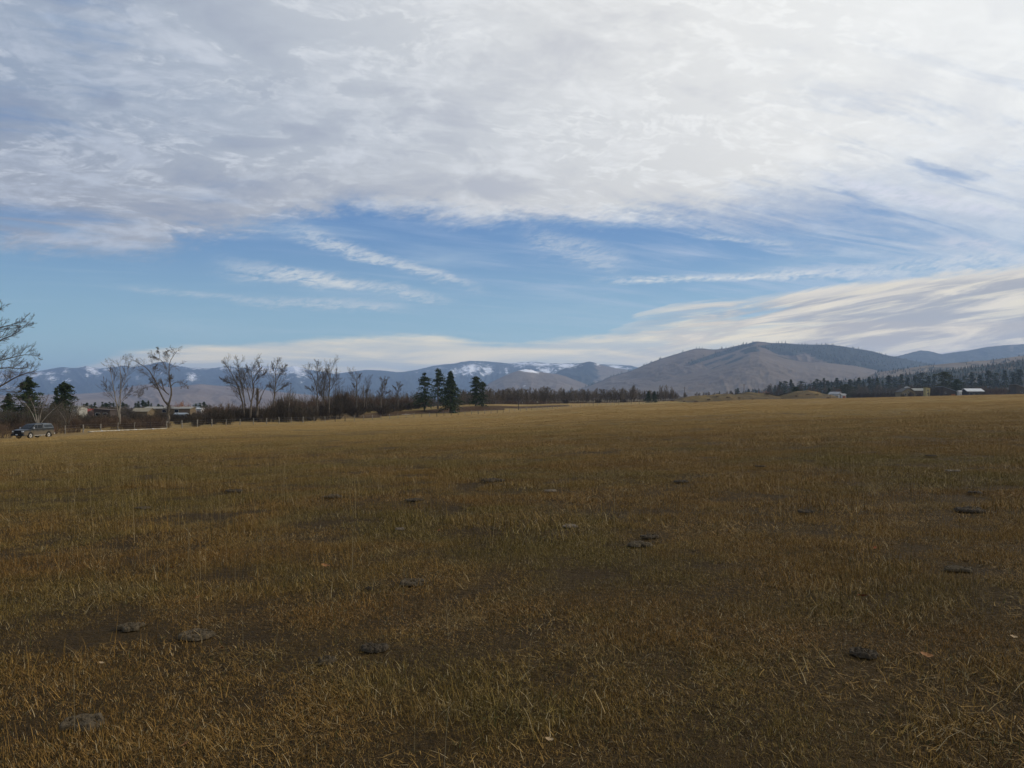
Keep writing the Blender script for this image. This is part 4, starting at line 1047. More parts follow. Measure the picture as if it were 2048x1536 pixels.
conifer('round_pine', 1591, 774, 480, 16, 'small domed dark evergreen on top of the smaller mound', [(0, .9), (.3, 1), (.6, .8), (.9, .5), (1, .3)], 12, nb=60, gaps=.0)
conifer('round_pine', 1658, 777, 560, 12, 'little pointed blue-green tree beside the small white house', SPRUCE, 13, nb=50, gaps=.05)
conifer('round_pine', 1692, 769, 600, 22, 'rounded dull green tree just right of the small white house', [(0, .6), (.4, .9), (.75, 1), (.92, .8), (1, .3)], 14, nb=70, gaps=.1, mat=NEEDLE2)
conifer('round_pine', 1297, 783, 470, 13, 'short dark evergreen at the left foot of the long mound', SPRUCE, 15, nb=50, gaps=.05)
conifer('round_pine', 1309, 783, 475, 12, 'second short dark evergreen at the left foot of the long mound', SPRUCE, 16, nb=50, gaps=.05)

# rows of conifers far behind the houses at the left
pts = [(168, 808), (174, 806), (183, 809), (190, 805), (205, 804), (212, 806), (219, 804), (227, 806), (236, 809), (246, 805), (252, 808), (271, 806), (277, 803), (286, 801), (292, 805), (297, 802), (303, 807), (317, 808), (324, 810), (392, 808), (400, 806), (408, 804), (412, 809), (420, 810)]
meshes = [conifer_mesh(40 + i, 12.0, 6.0, [SPRUCE, PINE, NARROW, SPRUCE][i], nb=26, gaps=.1, mat=NEEDLE) for i in range(4)]
rr_ = random.Random(4)
def far_conifers(pts, Y0, label, group, WIDE=1.0, meshes=meshes):
    for i, q in enumerate(pts):
        px, yt = q[:2]; Y = (q[2] if len(q) > 2 else Y0) * rr_.uniform(.94, 1.08); X = (px - 1024) / FPX * Y; g = float(ground(X, Y)); H = max(3.0, W(px, yt, Y)[2] - g)
        r0 = empty('conifer', (X, Y, g), label, 'tree', group, rr_.uniform(0, 6))
        s = H / 12.0; r0.scale = (s * rr_.uniform(1.2, 1.8) * WIDE,) * 2 + (s,)
        t, c = meshes[i % len(meshes)]; link('trunk', t, r0); link('crown', c, r0)
far_conifers(pts, 430, 'dark conifer in the distant row beyond the low houses at the left', 'distant conifers at the left')
meshes2 = [conifer_mesh(50 + i, 12.0, 6.0, [SPRUCE, PINE, NARROW, SPRUCE][i], nb=26, gaps=.1, mat=NEEDLE2) for i in range(4)]
pr = [(1439, 783), (1462, 782), (1472, 779), (1476, 777), (1497, 778), (1512, 781), (1540, 772), (1550, 771), (1561, 764), (1566, 768), (1570, 763), (1582, 760), (1586, 767), (1597, 771), (1602, 763), (1611, 773), (1618, 768), (1628, 765), (1634, 759), (1641, 763), (1648, 757), (1655, 762), (1664, 765), (1674, 757), (1683, 762), (1700, 760), (1712, 763), (1718, 757), (1727, 762), (1738, 755), (1746, 759), (1755, 757), (1765, 761), (1778, 752), (1790, 757), (1803, 750), (1816, 755), (1830, 752), (1842, 747), (1858, 753), (1868, 748), (1900, 750), (1930, 752), (1944, 746), (1960, 750), (1978, 742), (1992, 747), (2010, 742), (2026, 745), (2040, 740)]
far_conifers(pr, 980, 'dark conifer in the front rank below the wooded slope at the right', 'conifers below the wooded slope', 1.0, meshes2)

# ------------------------------------------------------------------ thickets and shrubs
def shrub_mesh(seed, mat, n=34, H=3.0, Wd=5.0, r=0.022, flat=1.0, m2=6, m3=5):
    r_ = np.random.default_rng(seed)
    a = r_.random(n) * 6.283; q = np.sqrt(r_.random(n)) * Wd * 0.30
    th = r_.uniform(0.0, 0.75, n) * (q / (Wd * .30) * .7 + .3)
    base = np.stack([q * np.cos(a), q * np.sin(a), np.full(n, -0.1)], -1)
    L = H * r_.uniform(0.55, 1.05, n) * (1 - 0.25 * q / (Wd * .3))
    d = np.stack([np.sin(th) * np.cos(a), np.sin(th) * np.sin(a), np.cos(th) * flat], -1)
    P = np.stack([base + d * (L * k / 4)[:, None] + r_.normal(size=(n, 3)) * 0.05 * H * (k > 0) for k in range(5)], 1)
    Rr = np.repeat(np.linspace(1.6, 0.6, 5)[None] * r, n, 0)
    p2, r2 = spawn(P, Rr, m2, r_, t0=.15, ang=.7, lf=.5, up=.3, K=4, minr=r * .8)
    p3, r3 = spawn(p2, r2, m3, r_, t0=.1, ang=.7, lf=.55, up=.2, K=3, minr=r * .6)
    st = mesh_data('stems', *tubes(P, Rr, 4), mat); tw = mesh_data('twigs', *join([tubes(p2, r2, 3), tubes(p3, r3, 3)]), mat)
    return st, tw
SH = {'red': [shrub_mesh(200 + i, TWIG_RED, r=.026) for i in range(3)], 'dark': [shrub_mesh(210 + i, TWIG_DARK, n=44, r=.034, m2=7) for i in range(3)],
      'grey': [shrub_mesh(220 + i, TWIG, r=.022, H=4.0, Wd=4.5) for i in range(3)], 'orange': [shrub_mesh(230 + i, TWIG_ORANGE, n=44, r=.034) for i in range(2)]}
cnt = {}
def shrub(px, ytop, Y, wpx, kind, label=None, group=None, sink=0.0):
    X = (px - 1024) / FPX * Y; g = float(ground(X, Y)); H = max(0.7, W(px, ytop, Y)[2] - g)
    k = cnt[kind] = cnt.get(kind, 0) + 1
    st, tw = SH[kind][k % len(SH[kind])]
    h0 = 4.0 if kind == 'grey' else 3.0; w0 = 4.5 if kind == 'grey' else 5.0
    o = empty('shrub', (X, Y, g), label, 'shrub', group, rr_.uniform(0, 6.28))
    w = wpx * Y / FPX / w0; o.scale = (w, w, H / h0 / 1.12)
    link('stems', st, o); link('twigs', tw, o); return o
def band(lst, kind, label, group, jx=6, jy=2, jd=0.04):
    for x, yt, Y, w in lst:
        shrub(x + rr_.uniform(-jx, jx), yt + rr_.uniform(-jy, jy), Y * rr_.uniform(1 - jd, 1 + jd), w * rr_.uniform(.75, 1.25), kind, label(x) if callable(label) else label, group)
def by_place(head, places):
    return lambda x: head + ' ' + next(p for lim, p in places if x < lim)
COTS = [(478, 'left of the leaning cottonwood'), (540, 'around the leaning cottonwood and the broken stump'), (565, 'around the straight cottonwood'), (615, 'right of the straight cottonwood'), (675, 'under the cottonwoods with twin tops'), (705, 'beside the tall rounded shrub'), (745, 'around the two dark snags'), (785, 'around the round-topped bare tree'), (842, 'just left of the three pines'), (930, 'behind the three pines'), (2000, 'around the lone dark pine')]
def along(x0, x1, step, f): 
    out = []; x = x0
    while x <= x1: out.append(f(x)); x += step * rr_.uniform(.7, 1.3)
    return out
I = lambda x, pts: float(np.interp(x, [p[0] for p in pts], [p[1] for p in pts]))
# the big thicket under the cottonwoods, x 385..830
TOP = [(385, 822), (400, 816), (430, 806), (450, 803), (480, 808), (520, 805), (545, 800), (560, 796), (580, 792), (600, 800), (640, 798), (668, 785), (680, 779), (692, 782), (705, 792), (730, 790), (752, 796), (775, 795), (800, 794), (830, 796)]
YD = [(385, 178), (500, 197), (600, 215), (700, 245), (830, 300)]
band(along(392, 838, 10, lambda x: (x, I(x, TOP) + 6, I(x, YD) * .97, 30)), 'dark', by_place('low dark tangled shrub', COTS), 'dark shrubs of the thicket', 6, 3)
band(along(405, 850, 9, lambda x: (x, I(x, TOP) - (6 if x > 560 else 0), I(x, YD) * 1.06, 30)), 'red', by_place('red-brown twiggy shrub', COTS), 'red-brown shrubs of the thicket', 6, 5)
band(along(555, 985, 11, lambda x: (x, I(x, TOP) - 16 + (8 if x > 850 else 0), min(I(x, YD) * 1.12, 380) + (40 if x > 850 else 0), 26)), 'grey', by_place('tall grey-brown twiggy shrub', COTS), 'grey shrubs behind the thicket', 6, 5)
shrub(684, 777, 236, 32, 'dark', 'tall rounded dark shrub, highest of the thicket, right of the tall cottonwoods')
shrub(566, 789, 205, 34, 'dark', 'broad dark shrub bulging right of the straight cottonwood')
# low red-brown hedge behind the fence at the left
band(along(120, 340, 7, lambda x: (x, 831 + 4 * math.sin(x / 13.0) + 3 * math.sin(x / 5.0), 160, 32)), 'red', 'low red-brown shrub behind the wire fence at the left', 'low shrubs behind the fence')
band(along(112, 470, 9, lambda x: (x, 825 + 2 * math.sin(x / 9.0), 190, 30)), 'dark', 'low dark shrub behind the red-brown ones at the left', 'low dark shrubs at the left')
band([(295, 828, 165, 26), (308, 826, 166, 28), (320, 827, 166, 28), (352, 832, 180, 20), (366, 834, 180, 18), (380, 828, 182, 24)], 'dark', 'dark bramble mound beside the forked tree', 'bramble mounds by the forked tree')
# bare scrub round the spruces at the left edge
band([(8, 806, 150, 40), (30, 802, 150, 36), (48, 800, 142, 34), (88, 796, 148, 36), (104, 800, 146, 34), (120, 800, 150, 34), (140, 804, 155, 30), (-20, 800, 148, 44), (66, 800, 155, 34)], 'grey', 'grey-brown bare scrub among the spruces at the left', 'bare scrub among the spruces')
band([(0, 838, 125, 40), (18, 842, 122, 30), (-25, 840, 125, 44), (112, 846, 135, 30), (132, 846, 138, 34), (150, 848, 142, 26), (45, 834, 134, 36), (100, 838, 136, 30)], 'red', 'low rusty shrub behind the pickup', 'rusty shrubs behind the pickup')
band([(10, 826, 134, 40), (35, 822, 138, 40), (-20, 824, 134, 40), (70, 826, 136, 30)], 'dark', 'dark leafless shrub beneath the spruces at the left edge', 'dark shrubs beneath the spruces')
band(along(1345, 1536, 21, lambda x: (x, 800.5 - 3.5 * math.exp(-((x - 1460) / 60) ** 2), 392, 9)), 'red', 'small brown weed clump at the foot of the long mound', 'weeds on the long mound', 4, 2, .02)
band(along(1568, 1660, 21, lambda x: (x, 795, 408, 9)), 'red', 'small brown weed clump at the foot of the smaller mound', 'weeds on the smaller mound', 4, 2, .02)
band(along(1536, 1575, 6, lambda x: (x, 790, 425, 14)), 'dark', 'low dark brush in the gap between the two mounds', 'brush between the mounds', 2, 1, .02)
# orange bushes beyond the mounds and the one behind the long shed
for x, yt, Y, w, lb in [(1520, 778, 640, 16, 'rust-orange bush beyond the gap between the mounds, left one'), (1532, 779, 642, 14, 'rust-orange bush beyond the gap between the mounds, right one'), (1505, 781, 650, 14, 'faint rust-orange bush nearest the right-hand power pole'),
        (1618, 778, 620, 12, 'rust-orange bush behind the smaller mound by the thin pole'), (1632, 777, 620, 14, 'rust-orange bush behind the right end of the smaller mound'), (1677, 775, 640, 15, 'rust-orange bush behind the small white house'),
        (352, 802, 330, 30, 'orange-brown bush rising behind the long tan shed, left one'), (366, 800, 335, 28, 'orange-brown bush rising behind the long tan shed, middle one'), (382, 806, 335, 20, 'orange-brown bush rising behind the long tan shed, right one')]:
    shrub(x, yt, Y, w, 'orange', lb)
band(along(1704, 1748, 7, lambda x: (x, 784, 590, 14)), 'dark', 'dark clipped hedge bush right of the small white house', 'hedge right of the small white house', 2, 1)
band(along(1758, 1800, 7, lambda x: (x, 784, 590, 14)), 'dark', 'dark clipped hedge bush left of the farmhouse', 'hedge left of the farmhouse', 2, 1)
band(along(1820, 1890, 9, lambda x: (x, 769, 620, 20)), 'dark', 'dark bare bush behind the farm buildings', 'dark bushes behind the farm', 3, 2)
band(along(1960, 2060, 9, lambda x: (x, 771, 610, 20)), 'red', 'red-brown bush at the right of the white-roofed shed', 'red-brown bushes right of the shed', 3, 3)
band(along(1700, 1960, 16, lambda x: (x, 766, 700, 22)), 'grey', 'grey bare bush behind the hedge at the right', 'grey bushes behind the hedges', 4, 3)

for x, yt, w, lb in [(1806, 785, 10, 'dark bush against the left of the tan farmhouse'), (1822, 781, 12, 'dark bush between the farmhouse and the low barn'), (1839, 783, 12, 'dark bush in front of the low barn'), (1866, 780, 14, 'dark bush between the yellow tower and the barn'),
        (1874, 776, 14, 'taller dark bush at the left end of the barn'), (1899, 786, 8, 'small dark bush in front of the barn'), (1672, 789, 8, 'small dark bush in front of the small white house'), (1966, 782, 14, 'dark bush at the right end of the white-roofed shed')]:
    shrub(x, yt, 505, w, 'dark', lb)
for x, yt, w, lb in [(276, 822, 22, 'dark shrub at the left end of the tan sheds'), (322, 822, 24, 'dark shrub in front of the long tan shed, left of the forked tree'), (346, 823, 20, 'dark shrub in front of the long tan shed, right of the forked tree'), (392, 822, 22, 'dark shrub in front of the blue-grey shed')]:
    shrub(x, yt, 250, w, 'dark', lb)
# ------------------------------------------------------------------ the long treeline of slender bare trees
r_ = np.random.default_rng(77)
TL = []
for i in range(5):
    H = 10.0; n = [2, 3, 2, 3, 1][i]
    st = []
    for k in range(n):
        a = r_.random() * 6.28; sp = r_.uniform(.4, 1.3)
        st.append(([(0.2 * k, 0.1 * k, -.4), (sp * .3 * math.cos(a), sp * .3 * math.sin(a), H * .4), (sp * math.cos(a), sp * math.sin(a), H * r_.uniform(.8, 1))], [0.13, 0.09, 0.03]))
    TL.append(tree_meshes(st, r_, [dict(m=[22, 16, 20, 15, 34][i], t0=0.10, ang=0.55, lf=0.36, up=0.5, K=4, minr=0.05, rf=0.45), dict(m=7, t0=0.1, ang=0.5, lf=0.5, up=0.4, K=3, minr=0.036), dict(m=4, t0=0.1, ang=0.5, lf=0.5, up=0.3, K=3, minr=0.028)], (BARK, TWIG_TREELINE), 5))
def line_tree(x, yt, Y, wf, label, group, i):
    X = (x - 1024) / FPX * Y; g = float(ground(X, Y)); H = max(2.5, W(x, yt, Y)[2] - g)
    o = empty('bare_tree', (X, Y, g), label, 'tree', group, rr_.uniform(0, 6.28)); o.scale = (H / 10 * wf, H / 10 * wf, H / 10)
    t, c = TL[i % 5]; link('trunk', t, o); link('crown', c, o)
def seg_label(x):
    for lim, lb in ((948, 'slender bare tree of the treeline between the group of three pines and the lone pine'), (1010, 'slender bare tree of the treeline just right of the lone dark pine'), (1060, 'slender bare tree of the treeline under the left slope of the dome hill'),
            (1130, 'slender bare tree of the treeline under the snowy top of the dome hill'), (1200, 'slender bare tree of the treeline under the right slope of the dome hill'), (1256, 'slender bare tree of the treeline at the foot of the big grassy hill'), (1315, 'slender bare tree of the treeline around the tallest forked one')):
        if x < lim: return lb
    return 'slender bare tree of the treeline at its right end by the long mound'
TLT = [(905, 783), (930, 782), (975, 780), (1000, 777), (1040, 777), (1090, 777), (1130, 780), (1180, 780), (1250, 779), (1300, 782), (1345, 784), (1385, 786)]
TLD = [(905, 345), (1000, 385), (1100, 435), (1200, 490), (1385, 560)]
i = 0
for x in along(918, 1372, 3.6, lambda x: x):
    hi = rr_.choice([0, 1, 2, 3, -2, 5, 8])
    line_tree(x, I(x, TLT) + hi, I(x, TLD) * rr_.uniform(.98, 1.16), rr_.uniform(1.3, 2.0), seg_label(x), 'trees of the long treeline', i); i += 1
for x, yt, lb in [(1266, 770, 'tallest bare tree of the treeline, forked, left of the long mound'), (1262, 772, None), (1322, 770, 'wispy bare tree with two thin stems above the long mound'), (1330, 772, None), (1346, 776, None), (1244, 776, None), (830, 783, None), (815, 786, None), (925, 780, None)]:
    line_tree(x, yt, I(max(905, x), TLD) * (0.97 if x > 900 else .9), rr_.uniform(.8, 1.1), lb or 'slender bare tree standing a little taller than the treeline', None if lb else 'taller trees of the treeline', i); i += 1
for x in along(1392, 1500, 8, lambda x: x):
    line_tree(x, 785 - (x - 1392) * .02 + rr_.uniform(-1, 2), 640, 1.6, 'faint bare tree showing above the long mound', 'faint trees above the long mound', i); i += 1
band(along(925, 1385, 11, lambda x: (x, I(x, TLT) + 24, I(x, TLD) * .985, 22)), 'red', 'low brown brush along the foot of the long treeline', 'brush at the foot of the treeline', 3, 2, .02)
for x, lb in [(1196, 'round dark bush at the foot of the treeline near its middle'), (1247, 'dark bush at the foot of the treeline left of the forked tree'), (1131, 'small dark bush in the treeline, left of the fence posts')]:
    shrub(x, 797, I(x, TLD) * .96, 14, 'dark', lb)
# behind the low shrubs at the left: trees among the far houses
for x in along(150, 440, 3.2, lambda x: x):
    line_tree(x, 816 + rr_.uniform(-3, 4), 345 * rr_.uniform(.9, 1.1) + (60 if 270 < x < 410 else 0), 2.6, 'bare yard tree among the low houses at the left', 'bare yard trees at the left', i); i += 1
for x in along(1540, 2060, 13, lambda x: x):
    line_tree(x, 775 + rr_.uniform(-6, 4), 760, 1.6, 'bare brown tree scattered below the wooded slope', 'bare trees below the wooded slope', i); i += 1

# ------------------------------------------------------------------ wire fence
FX = [(90, 112), (131, 119), (168, 123), (333, 138), (545, 163), (697, 190), (820, 220), (1000, 275), (1150, 335), (1380, 430)]
SPC = [(131, 36), (168, 35), (333, 31), (545, 25), (697, 18.5), (850, 15), (1050, 11), (1150, 8.8), (1380, 7.5)]
def build_fence():
    x = 131.0; xs = []
    while x < 1385: xs.append(x); x += I(x, SPC)
    r0 = random.Random(3)
    p0 = W(xs[0], 860, I(xs[0], FX)); p0[2] = float(ground(p0[0], p0[1]))
    root = empty('wire_fence', p0, 'long wire fence on weathered posts running from the pickup away along the field edge', 'fence')
    tops = []
    for i, px in enumerate(xs):
        Y = I(px, FX); X = (px - 1024) / FPX * Y; g = float(ground(X, Y))
        h = 1.35 * r0.uniform(.9, 1.06); rad = r0.choice([.06, .07, .08, .10])
        if i in (1, 9, 16): rad = .10
        v, f = tubes(np.array([[(0, 0, -.3), (r0.uniform(-.04, .04), 0, h * .6), (r0.uniform(-.07, .07), 0, h)]], float), np.array([[rad, rad * .95, rad * .85]]), 6, cap=True)
        link('post', mesh_data('post', v, f, WOOD if r0.random() < .78 else WOOD_DK, False), root, np.array([X, Y, g]) - p0)
        tops.append((X, Y, g))
    T = np.array(tops) - p0
    for z in (0.45, 0.85, 1.2):
        P = T + [0, -.05, z]
        v, f = tubes(P[None], np.full((1, len(P)), .006), 3)
        link('wire', mesh_data('wire', v, f, STEEL), root)
    a, b = [W(q, 830, I(q, FX)) for q in (803, 820)]
    P = np.array([[a[0], a[1], ground(a[0], a[1]) + 1.0], [b[0], b[1], ground(b[0], b[1]) + 1.0]], float) - p0
    v, f = tubes(P[None], np.full((1, 2), .07), 6, cap=True); link('rail', mesh_data('rail', v, f, WOOD), root)
STEEL = material('steel', (0.35, 0.35, 0.34), 0.5, 0.8)
WHITE_P = mottled((0.24, 0.21, 0.15), (0.50, 0.45, 0.36), 1.5, name='weathered_white', rough=.6)
build_fence()
def build_pipe():
    xs = np.linspace(177, 333, 24)
    pts = []
    for x in xs:
        Y = I(x, FX) - 4.5; X = (x - 1024) / FPX * Y; pts.append((X, Y, float(ground(X, Y)) + 0.13))
    P = np.array(pts); P[:, 2] = np.convolve(np.pad(P[:, 2], 3, mode='edge'), np.ones(7) / 7, 'valid'); b = P[0].copy()
    v, f = tubes((P - b)[None], np.full((1, 24), .10), 10, cap=True)
    root = empty('irrigation_pipe', b, 'long pale pipe lying along the foot of the wire fence, right of the pickup', 'pipe')
    link('pipe', mesh_data('pipe', v, f, WHITE_P, True), root)
    mb = MB()
    for k in (4, 9, 14, 19):
        d = P[k] - b; t = (P[k + 1] - P[k]) / np.linalg.norm(P[k + 1] - P[k])
        c_ = MB().cyl(d - t * .12, d + t * .12, .125); c_.build('coupling', STEEL, root)
build_pipe()

# single posts and poles
def pole(px, ytop, Y, label, arm=True, r=.14):
    X = (px - 1024) / FPX * Y; g = float(ground(X, Y)); H = W(px, ytop, Y)[2] - g
    o = empty('power_pole', (X, Y, g), label, 'pole')
    MB().cyl((0, 0, -.4), (0.03, 0, H), r * 1.2, r * .75, 10).build('mast', WOOD_DK, o)
    if arm:
        MB().box((-1.1, -.16, H - .75), (1.1, -.04, H - .62)).build('crossarm', WOOD_DK, o)
        for s in (-1, -.3, .5, 1): MB().cyl((s, -.1, H - .62), (s, -.1, H - .42), .06, .04, 8).build('insulator', STEEL, o)
    return o
pole(1369, 774, 520, 'thin dark power pole behind the left end of the long mound')
pole(1488, 768, 540, 'dark power pole behind the right end of the long mound')
pole(1622, 760, 520, 'tall thin power pole behind the smaller mound')
pole(1037, 802, 330, 'short dark wooden post standing in the pasture before the treeline', False)
for px, Y, h, lb in [(1660, 372, 1.9, 'lone dark fence post at the field edge below the small white house'), (1681, 376, 1.9, 'fence post at the field edge just right of the small white house'), (1764, 372, 2.2, 'left one of two close posts under the dark hedge at the right'), (1768, 374, 1.9, 'right one of two close posts under the dark hedge at the right'),
        (1857, 372, 2.2, 'dark fence post at the field edge below the pale yellow tower'), (1961, 374, 1.8, 'dark fence post below the right end of the white-roofed shed')]:
    X = (px - 1024) / FPX * Y; g = float(ground(X, Y))
    o = MB().cyl((0, 0, -.3), (.05, 0, h), .14, .11, 8).build('fence_post', WOOD_DK, None, (X, Y, g)); tag(o, lb, 'post')
Y = 400; X = (1075 - 1024) / FPX * Y; g = float(ground(X, Y))
o = empty('white_marker', (X, Y, g), 'tiny white box on a dark leg in the pasture in front of the treeline', 'marker')
MB().cyl((0, 0, -.2), (0, 0, .8), .12, .1, 8).build('leg', WOOD_DK, o); MB().box((-.3, -.15, .8), (.3, .15, 1.5), .03).build('box', WHITE_P, o)
px_tree('bare_tree', 577, 829, 203, [([(577, 832), (578, 815), (580, 795), (581, 770)], 0.10, 0.03, 0.0)], 'single thin pale trunk standing in front of the thicket, right of the straight cottonwood', seed=60, levels=[dict(m=9, t0=0.4, ang=0.5, lf=0.3, up=0.4, K=4, minr=0.018, rf=0.4), dict(m=4, t0=0.2, ang=0.5, lf=0.5, up=0.3, K=3, minr=0.014)], mats=(BARK_PALE, TWIG))

# ------------------------------------------------------------------ buildings
def paint(c, name, rough=.7): return mottled(tuple(v * .82 for v in c), c, 0.7, name=name, rough=rough)
GLASS = material('window_glass', (0.008, 0.010, 0.012), 0.10, 0.0, 0.22)
TRIM = paint((0.6, 0.58, 0.54), 'trim')
def building(name, x0, x1, yridge, yeave, Y, dep, wallc, roofc, label, gable='side', wins=(), door=None, cat='building', turn=0.0, over=.35):
    """gable='side': the ridge runs across the view; 'end': the gable faces the viewer; 'lean': one slope falling to the right"""
    Xa, Xb = (x0 - 1024) / FPX * Y, (x1 - 1024) / FPX * Y; w = (Xb - Xa) / 2; cx = (Xa + Xb) / 2
    g = float(ground(cx, Y)); he = W(x0, yeave, Y)[2] - g; hr = W(x0, yridge, Y)[2] - g
    he = max(he, 1.2); hr = max(hr, he + .2)
    root = empty(name, (cx, Y, g), label, cat); root.rotation_euler = (0, 0, turn)
    wm = paint(tuple(v * .75 for v in wallc), 'wall_paint'); rm = paint(tuple(v * .72 for v in roofc), 'roof_cover')
    d = dep / 2; th = .18
    if gable == 'side':
        MB().prism([(-d, -.6), (d, -.6), (d, he), (0, hr - .05), (-d, he)], -w, w, 'x').build('wall', wm, root)
        MB().prism([(-d - over, he - .12), (0, hr), (d + over, he - .12), (d + over, he + th - .12), (0, hr + th), (-d - over, he + th - .12)], -w - over, w + over, 'x').build('roof', rm, root)
    elif gable == 'end':
        MB().prism([(-w, -.6), (w, -.6), (w, he), (0, hr - .05), (-w, he)], -d, d, 'y').build('wall', wm, root)
        MB().prism([(-w - over, he - .12), (0, hr), (w + over, he - .12), (w + over, he + th - .12), (0, hr + th), (-w - over, he + th - .12)], -d - over, d + over, 'y').build('roof', rm, root)
    else:
        MB().prism([(-w, -.6), (w, -.6), (w, he), (-w, hr - .05)], -d, d, 'y').build('wall', wm, root)
        MB().prism([(-w - over, hr + .02), (w + over, he - .02), (w + over, he + th), (-w - over, hr + th + .02)], -d - over, d + over, 'y').build('roof', rm, root)
    for wx, wz, ww, wh in wins:
        fr = MB().box((wx - ww / 2 - .08, -d - .06, wz - .08), (wx + ww / 2 + .08, -d - .003, wz + wh + .08)).build('window', TRIM, root)
        MB().box((wx - ww / 2, -d - .09, wz), (wx + ww / 2, -d - .062, wz + wh)).build('pane', GLASS, fr)
    if door:
        dx, dw, dh, dc = door
        do = MB().box((dx - dw / 2, -d - .07, 0), (dx + dw / 2, -d - .003, dh)).build('door', paint(dc, 'door_paint'), root)
        MB().box((dx + dw * .34, -d - .12, dh * .45), (dx + dw * .40, -d - .072, dh * .5)).build('handle', STEEL, do)
    return root
# left side, beyond the low shrubs
building('house', 141, 165, 812, 814.5, 250, 6, (.50, .48, .42), (.30, .29, .27), 'plain off-white house wall seen between the dark spruce and the red roof', 'side', [(-.6, 2.2, .8, .8)])
building('house', 164, 183, 818.5, 823.5, 300, 6, (.30, .20, .16), (.36, .07, .05), 'low house with a red roof, right of the off-white house', 'side', [(0, 1.2, .9, .7)])
building('carport', 195, 227, 818, 820.5, 300, 5, (.10, .075, .06), (.13, .09, .065), 'low dark brown open shed between the red roof and the slim bare tree', 'lean', [(-1.5, 1.0, 1.6, 1.0), (1.2, 1.0, 1.4, 1.0)])
building('long_shed', 296, 388, 814, 817, 330, 8, (.22, .16, .09), (.38, .36, .32), 'long tan shed with a pale roof behind the forked bare tree', 'side', [(-6, 1.6, 1.6, 1.1), (-1, 1.6, 1.6, 1.1), (4, 1.6, 1.6, 1.1)], (7.4, 2.4, 2.8, (.16, .11, .07)))
building('lean_to', 272, 304, 816.5, 823, 322, 8, (.24, .18, .10), (.34, .29, .20), 'tan sloping roof at the left end of the long shed', 'side')
building('blue_shed', 379, 398, 814, 822, 350, 7, (.30, .32, .34), (.30, .36, .42), 'blue-grey roof at the right end of the long tan shed', 'side')
building('white_shed', 396, 405, 816.5, 818, 322, 3, (.74, .74, .74), (.6, .6, .6), 'small white box shed at the right end of the long tan shed', 'side', [(-.2, 1.2, .6, .6)])
building('far_house', 391, 404, 807, 811, 520, 8, (.25, .25, .27), (.16, .18, .20), 'dark roofed house far behind the small white shed', 'side')
building('camper', 113, 141, 829.5, 831, 172, 2.4, (.58, .60, .62), (.66, .67, .68), 'pale camper trailer parked among the bare scrub below the off-white house', 'side', [(-.7, 1.2, .8, .5), (.6, 1.2, .7, .5)], cat='trailer')
building('flat_trailer', 354, 372, 827, 828.5, 195, 1.6, (.32, .36, .40), (.40, .45, .50), 'small blue-grey trailer behind the brambles right of the forked tree', 'side', cat='trailer')
# right side
building('white_house', 1665, 1676, 784, 788.5, 540, 8, (.70, .70, .68), (.50, .50, .50), 'small white house with a lit gable at the far field edge', 'end', [(0, 1.6, .8, .9)], turn=.5)
building('garage', 1681, 1689, 788, 789, 530, 5, (.72, .72, .72), (.55, .55, .55), 'low white outbuilding right beside the small white house', 'side', (), (0, 2.0, 1.7, (.3, .12, .08)))
building('farmhouse', 1797, 1824, 776.5, 784, 540, 9, (.26, .22, .14), (.08, .075, .07), 'tan farmhouse with a dark roof and a bright little dormer', 'end', [(-2, 1.4, .9, 1.0), (1.6, 1.4, .9, 1.0), (0, 3.2, .8, .8)])
building('dormer_shed', 1811, 1818, 773.5, 775.2, 546, 2.5, (.72, .71, .66), (.5, .5, .5), 'bright white cupola showing above the tan farmhouse roof', 'end', cat='cupola')
building('low_barn', 1823, 1846, 777, 781.5, 548, 8, (.15, .12, .09), (.34, .34, .30), 'low barn with a pale worn roof between the farmhouse and the yellow tower', 'side', [(-2, 1.2, .9, .8)])
building('tower_shed', 1849, 1858, 774.5, 776, 530, 3, (.52, .45, .22), (.10, .09, .08), 'tall narrow pale yellow tower shed between two barns', 'lean', [(0, 4.0, .8, .7), (0, 1.6, .8, .9)])
building('barn', 1879, 1904, 773.5, 782.5, 535, 9, (.075, .06, .05), (.34, .40, .45), 'dark barn with a grey-blue roof sloping down to the right', 'lean', [(-2.4, 2.0, 1.0, .9)], (2.4, 2.8, 1.6, (.30, .11, .04)))
building('trailer', 1916, 1921.5, 781.5, 783, 525, 2.4, (.72, .73, .75), (.7, .7, .7), 'tiny white trailer below the rounded evergreen', 'side', [(0, 1.1, .5, .4)], cat='trailer')
building('white_roof_shed', 1928, 1961, 777.5, 782.8, 530, 8, (.05, .045, .04), (.80, .80, .80), 'long open shed with a bright white metal roof at the right', 'side', [(-3, .5, 2.2, 1.5), (0.4, .5, 2.2, 1.5), (3.6, .5, 2.2, 1.5)])
building('far_shed', 2026, 2046, 769, 777, 560, 8, (.10, .085, .07), (.34, .34, .34), 'dark shed with a grey roof sloping right at the right edge', 'lean', [(0, 1.4, 1.2, .9)])

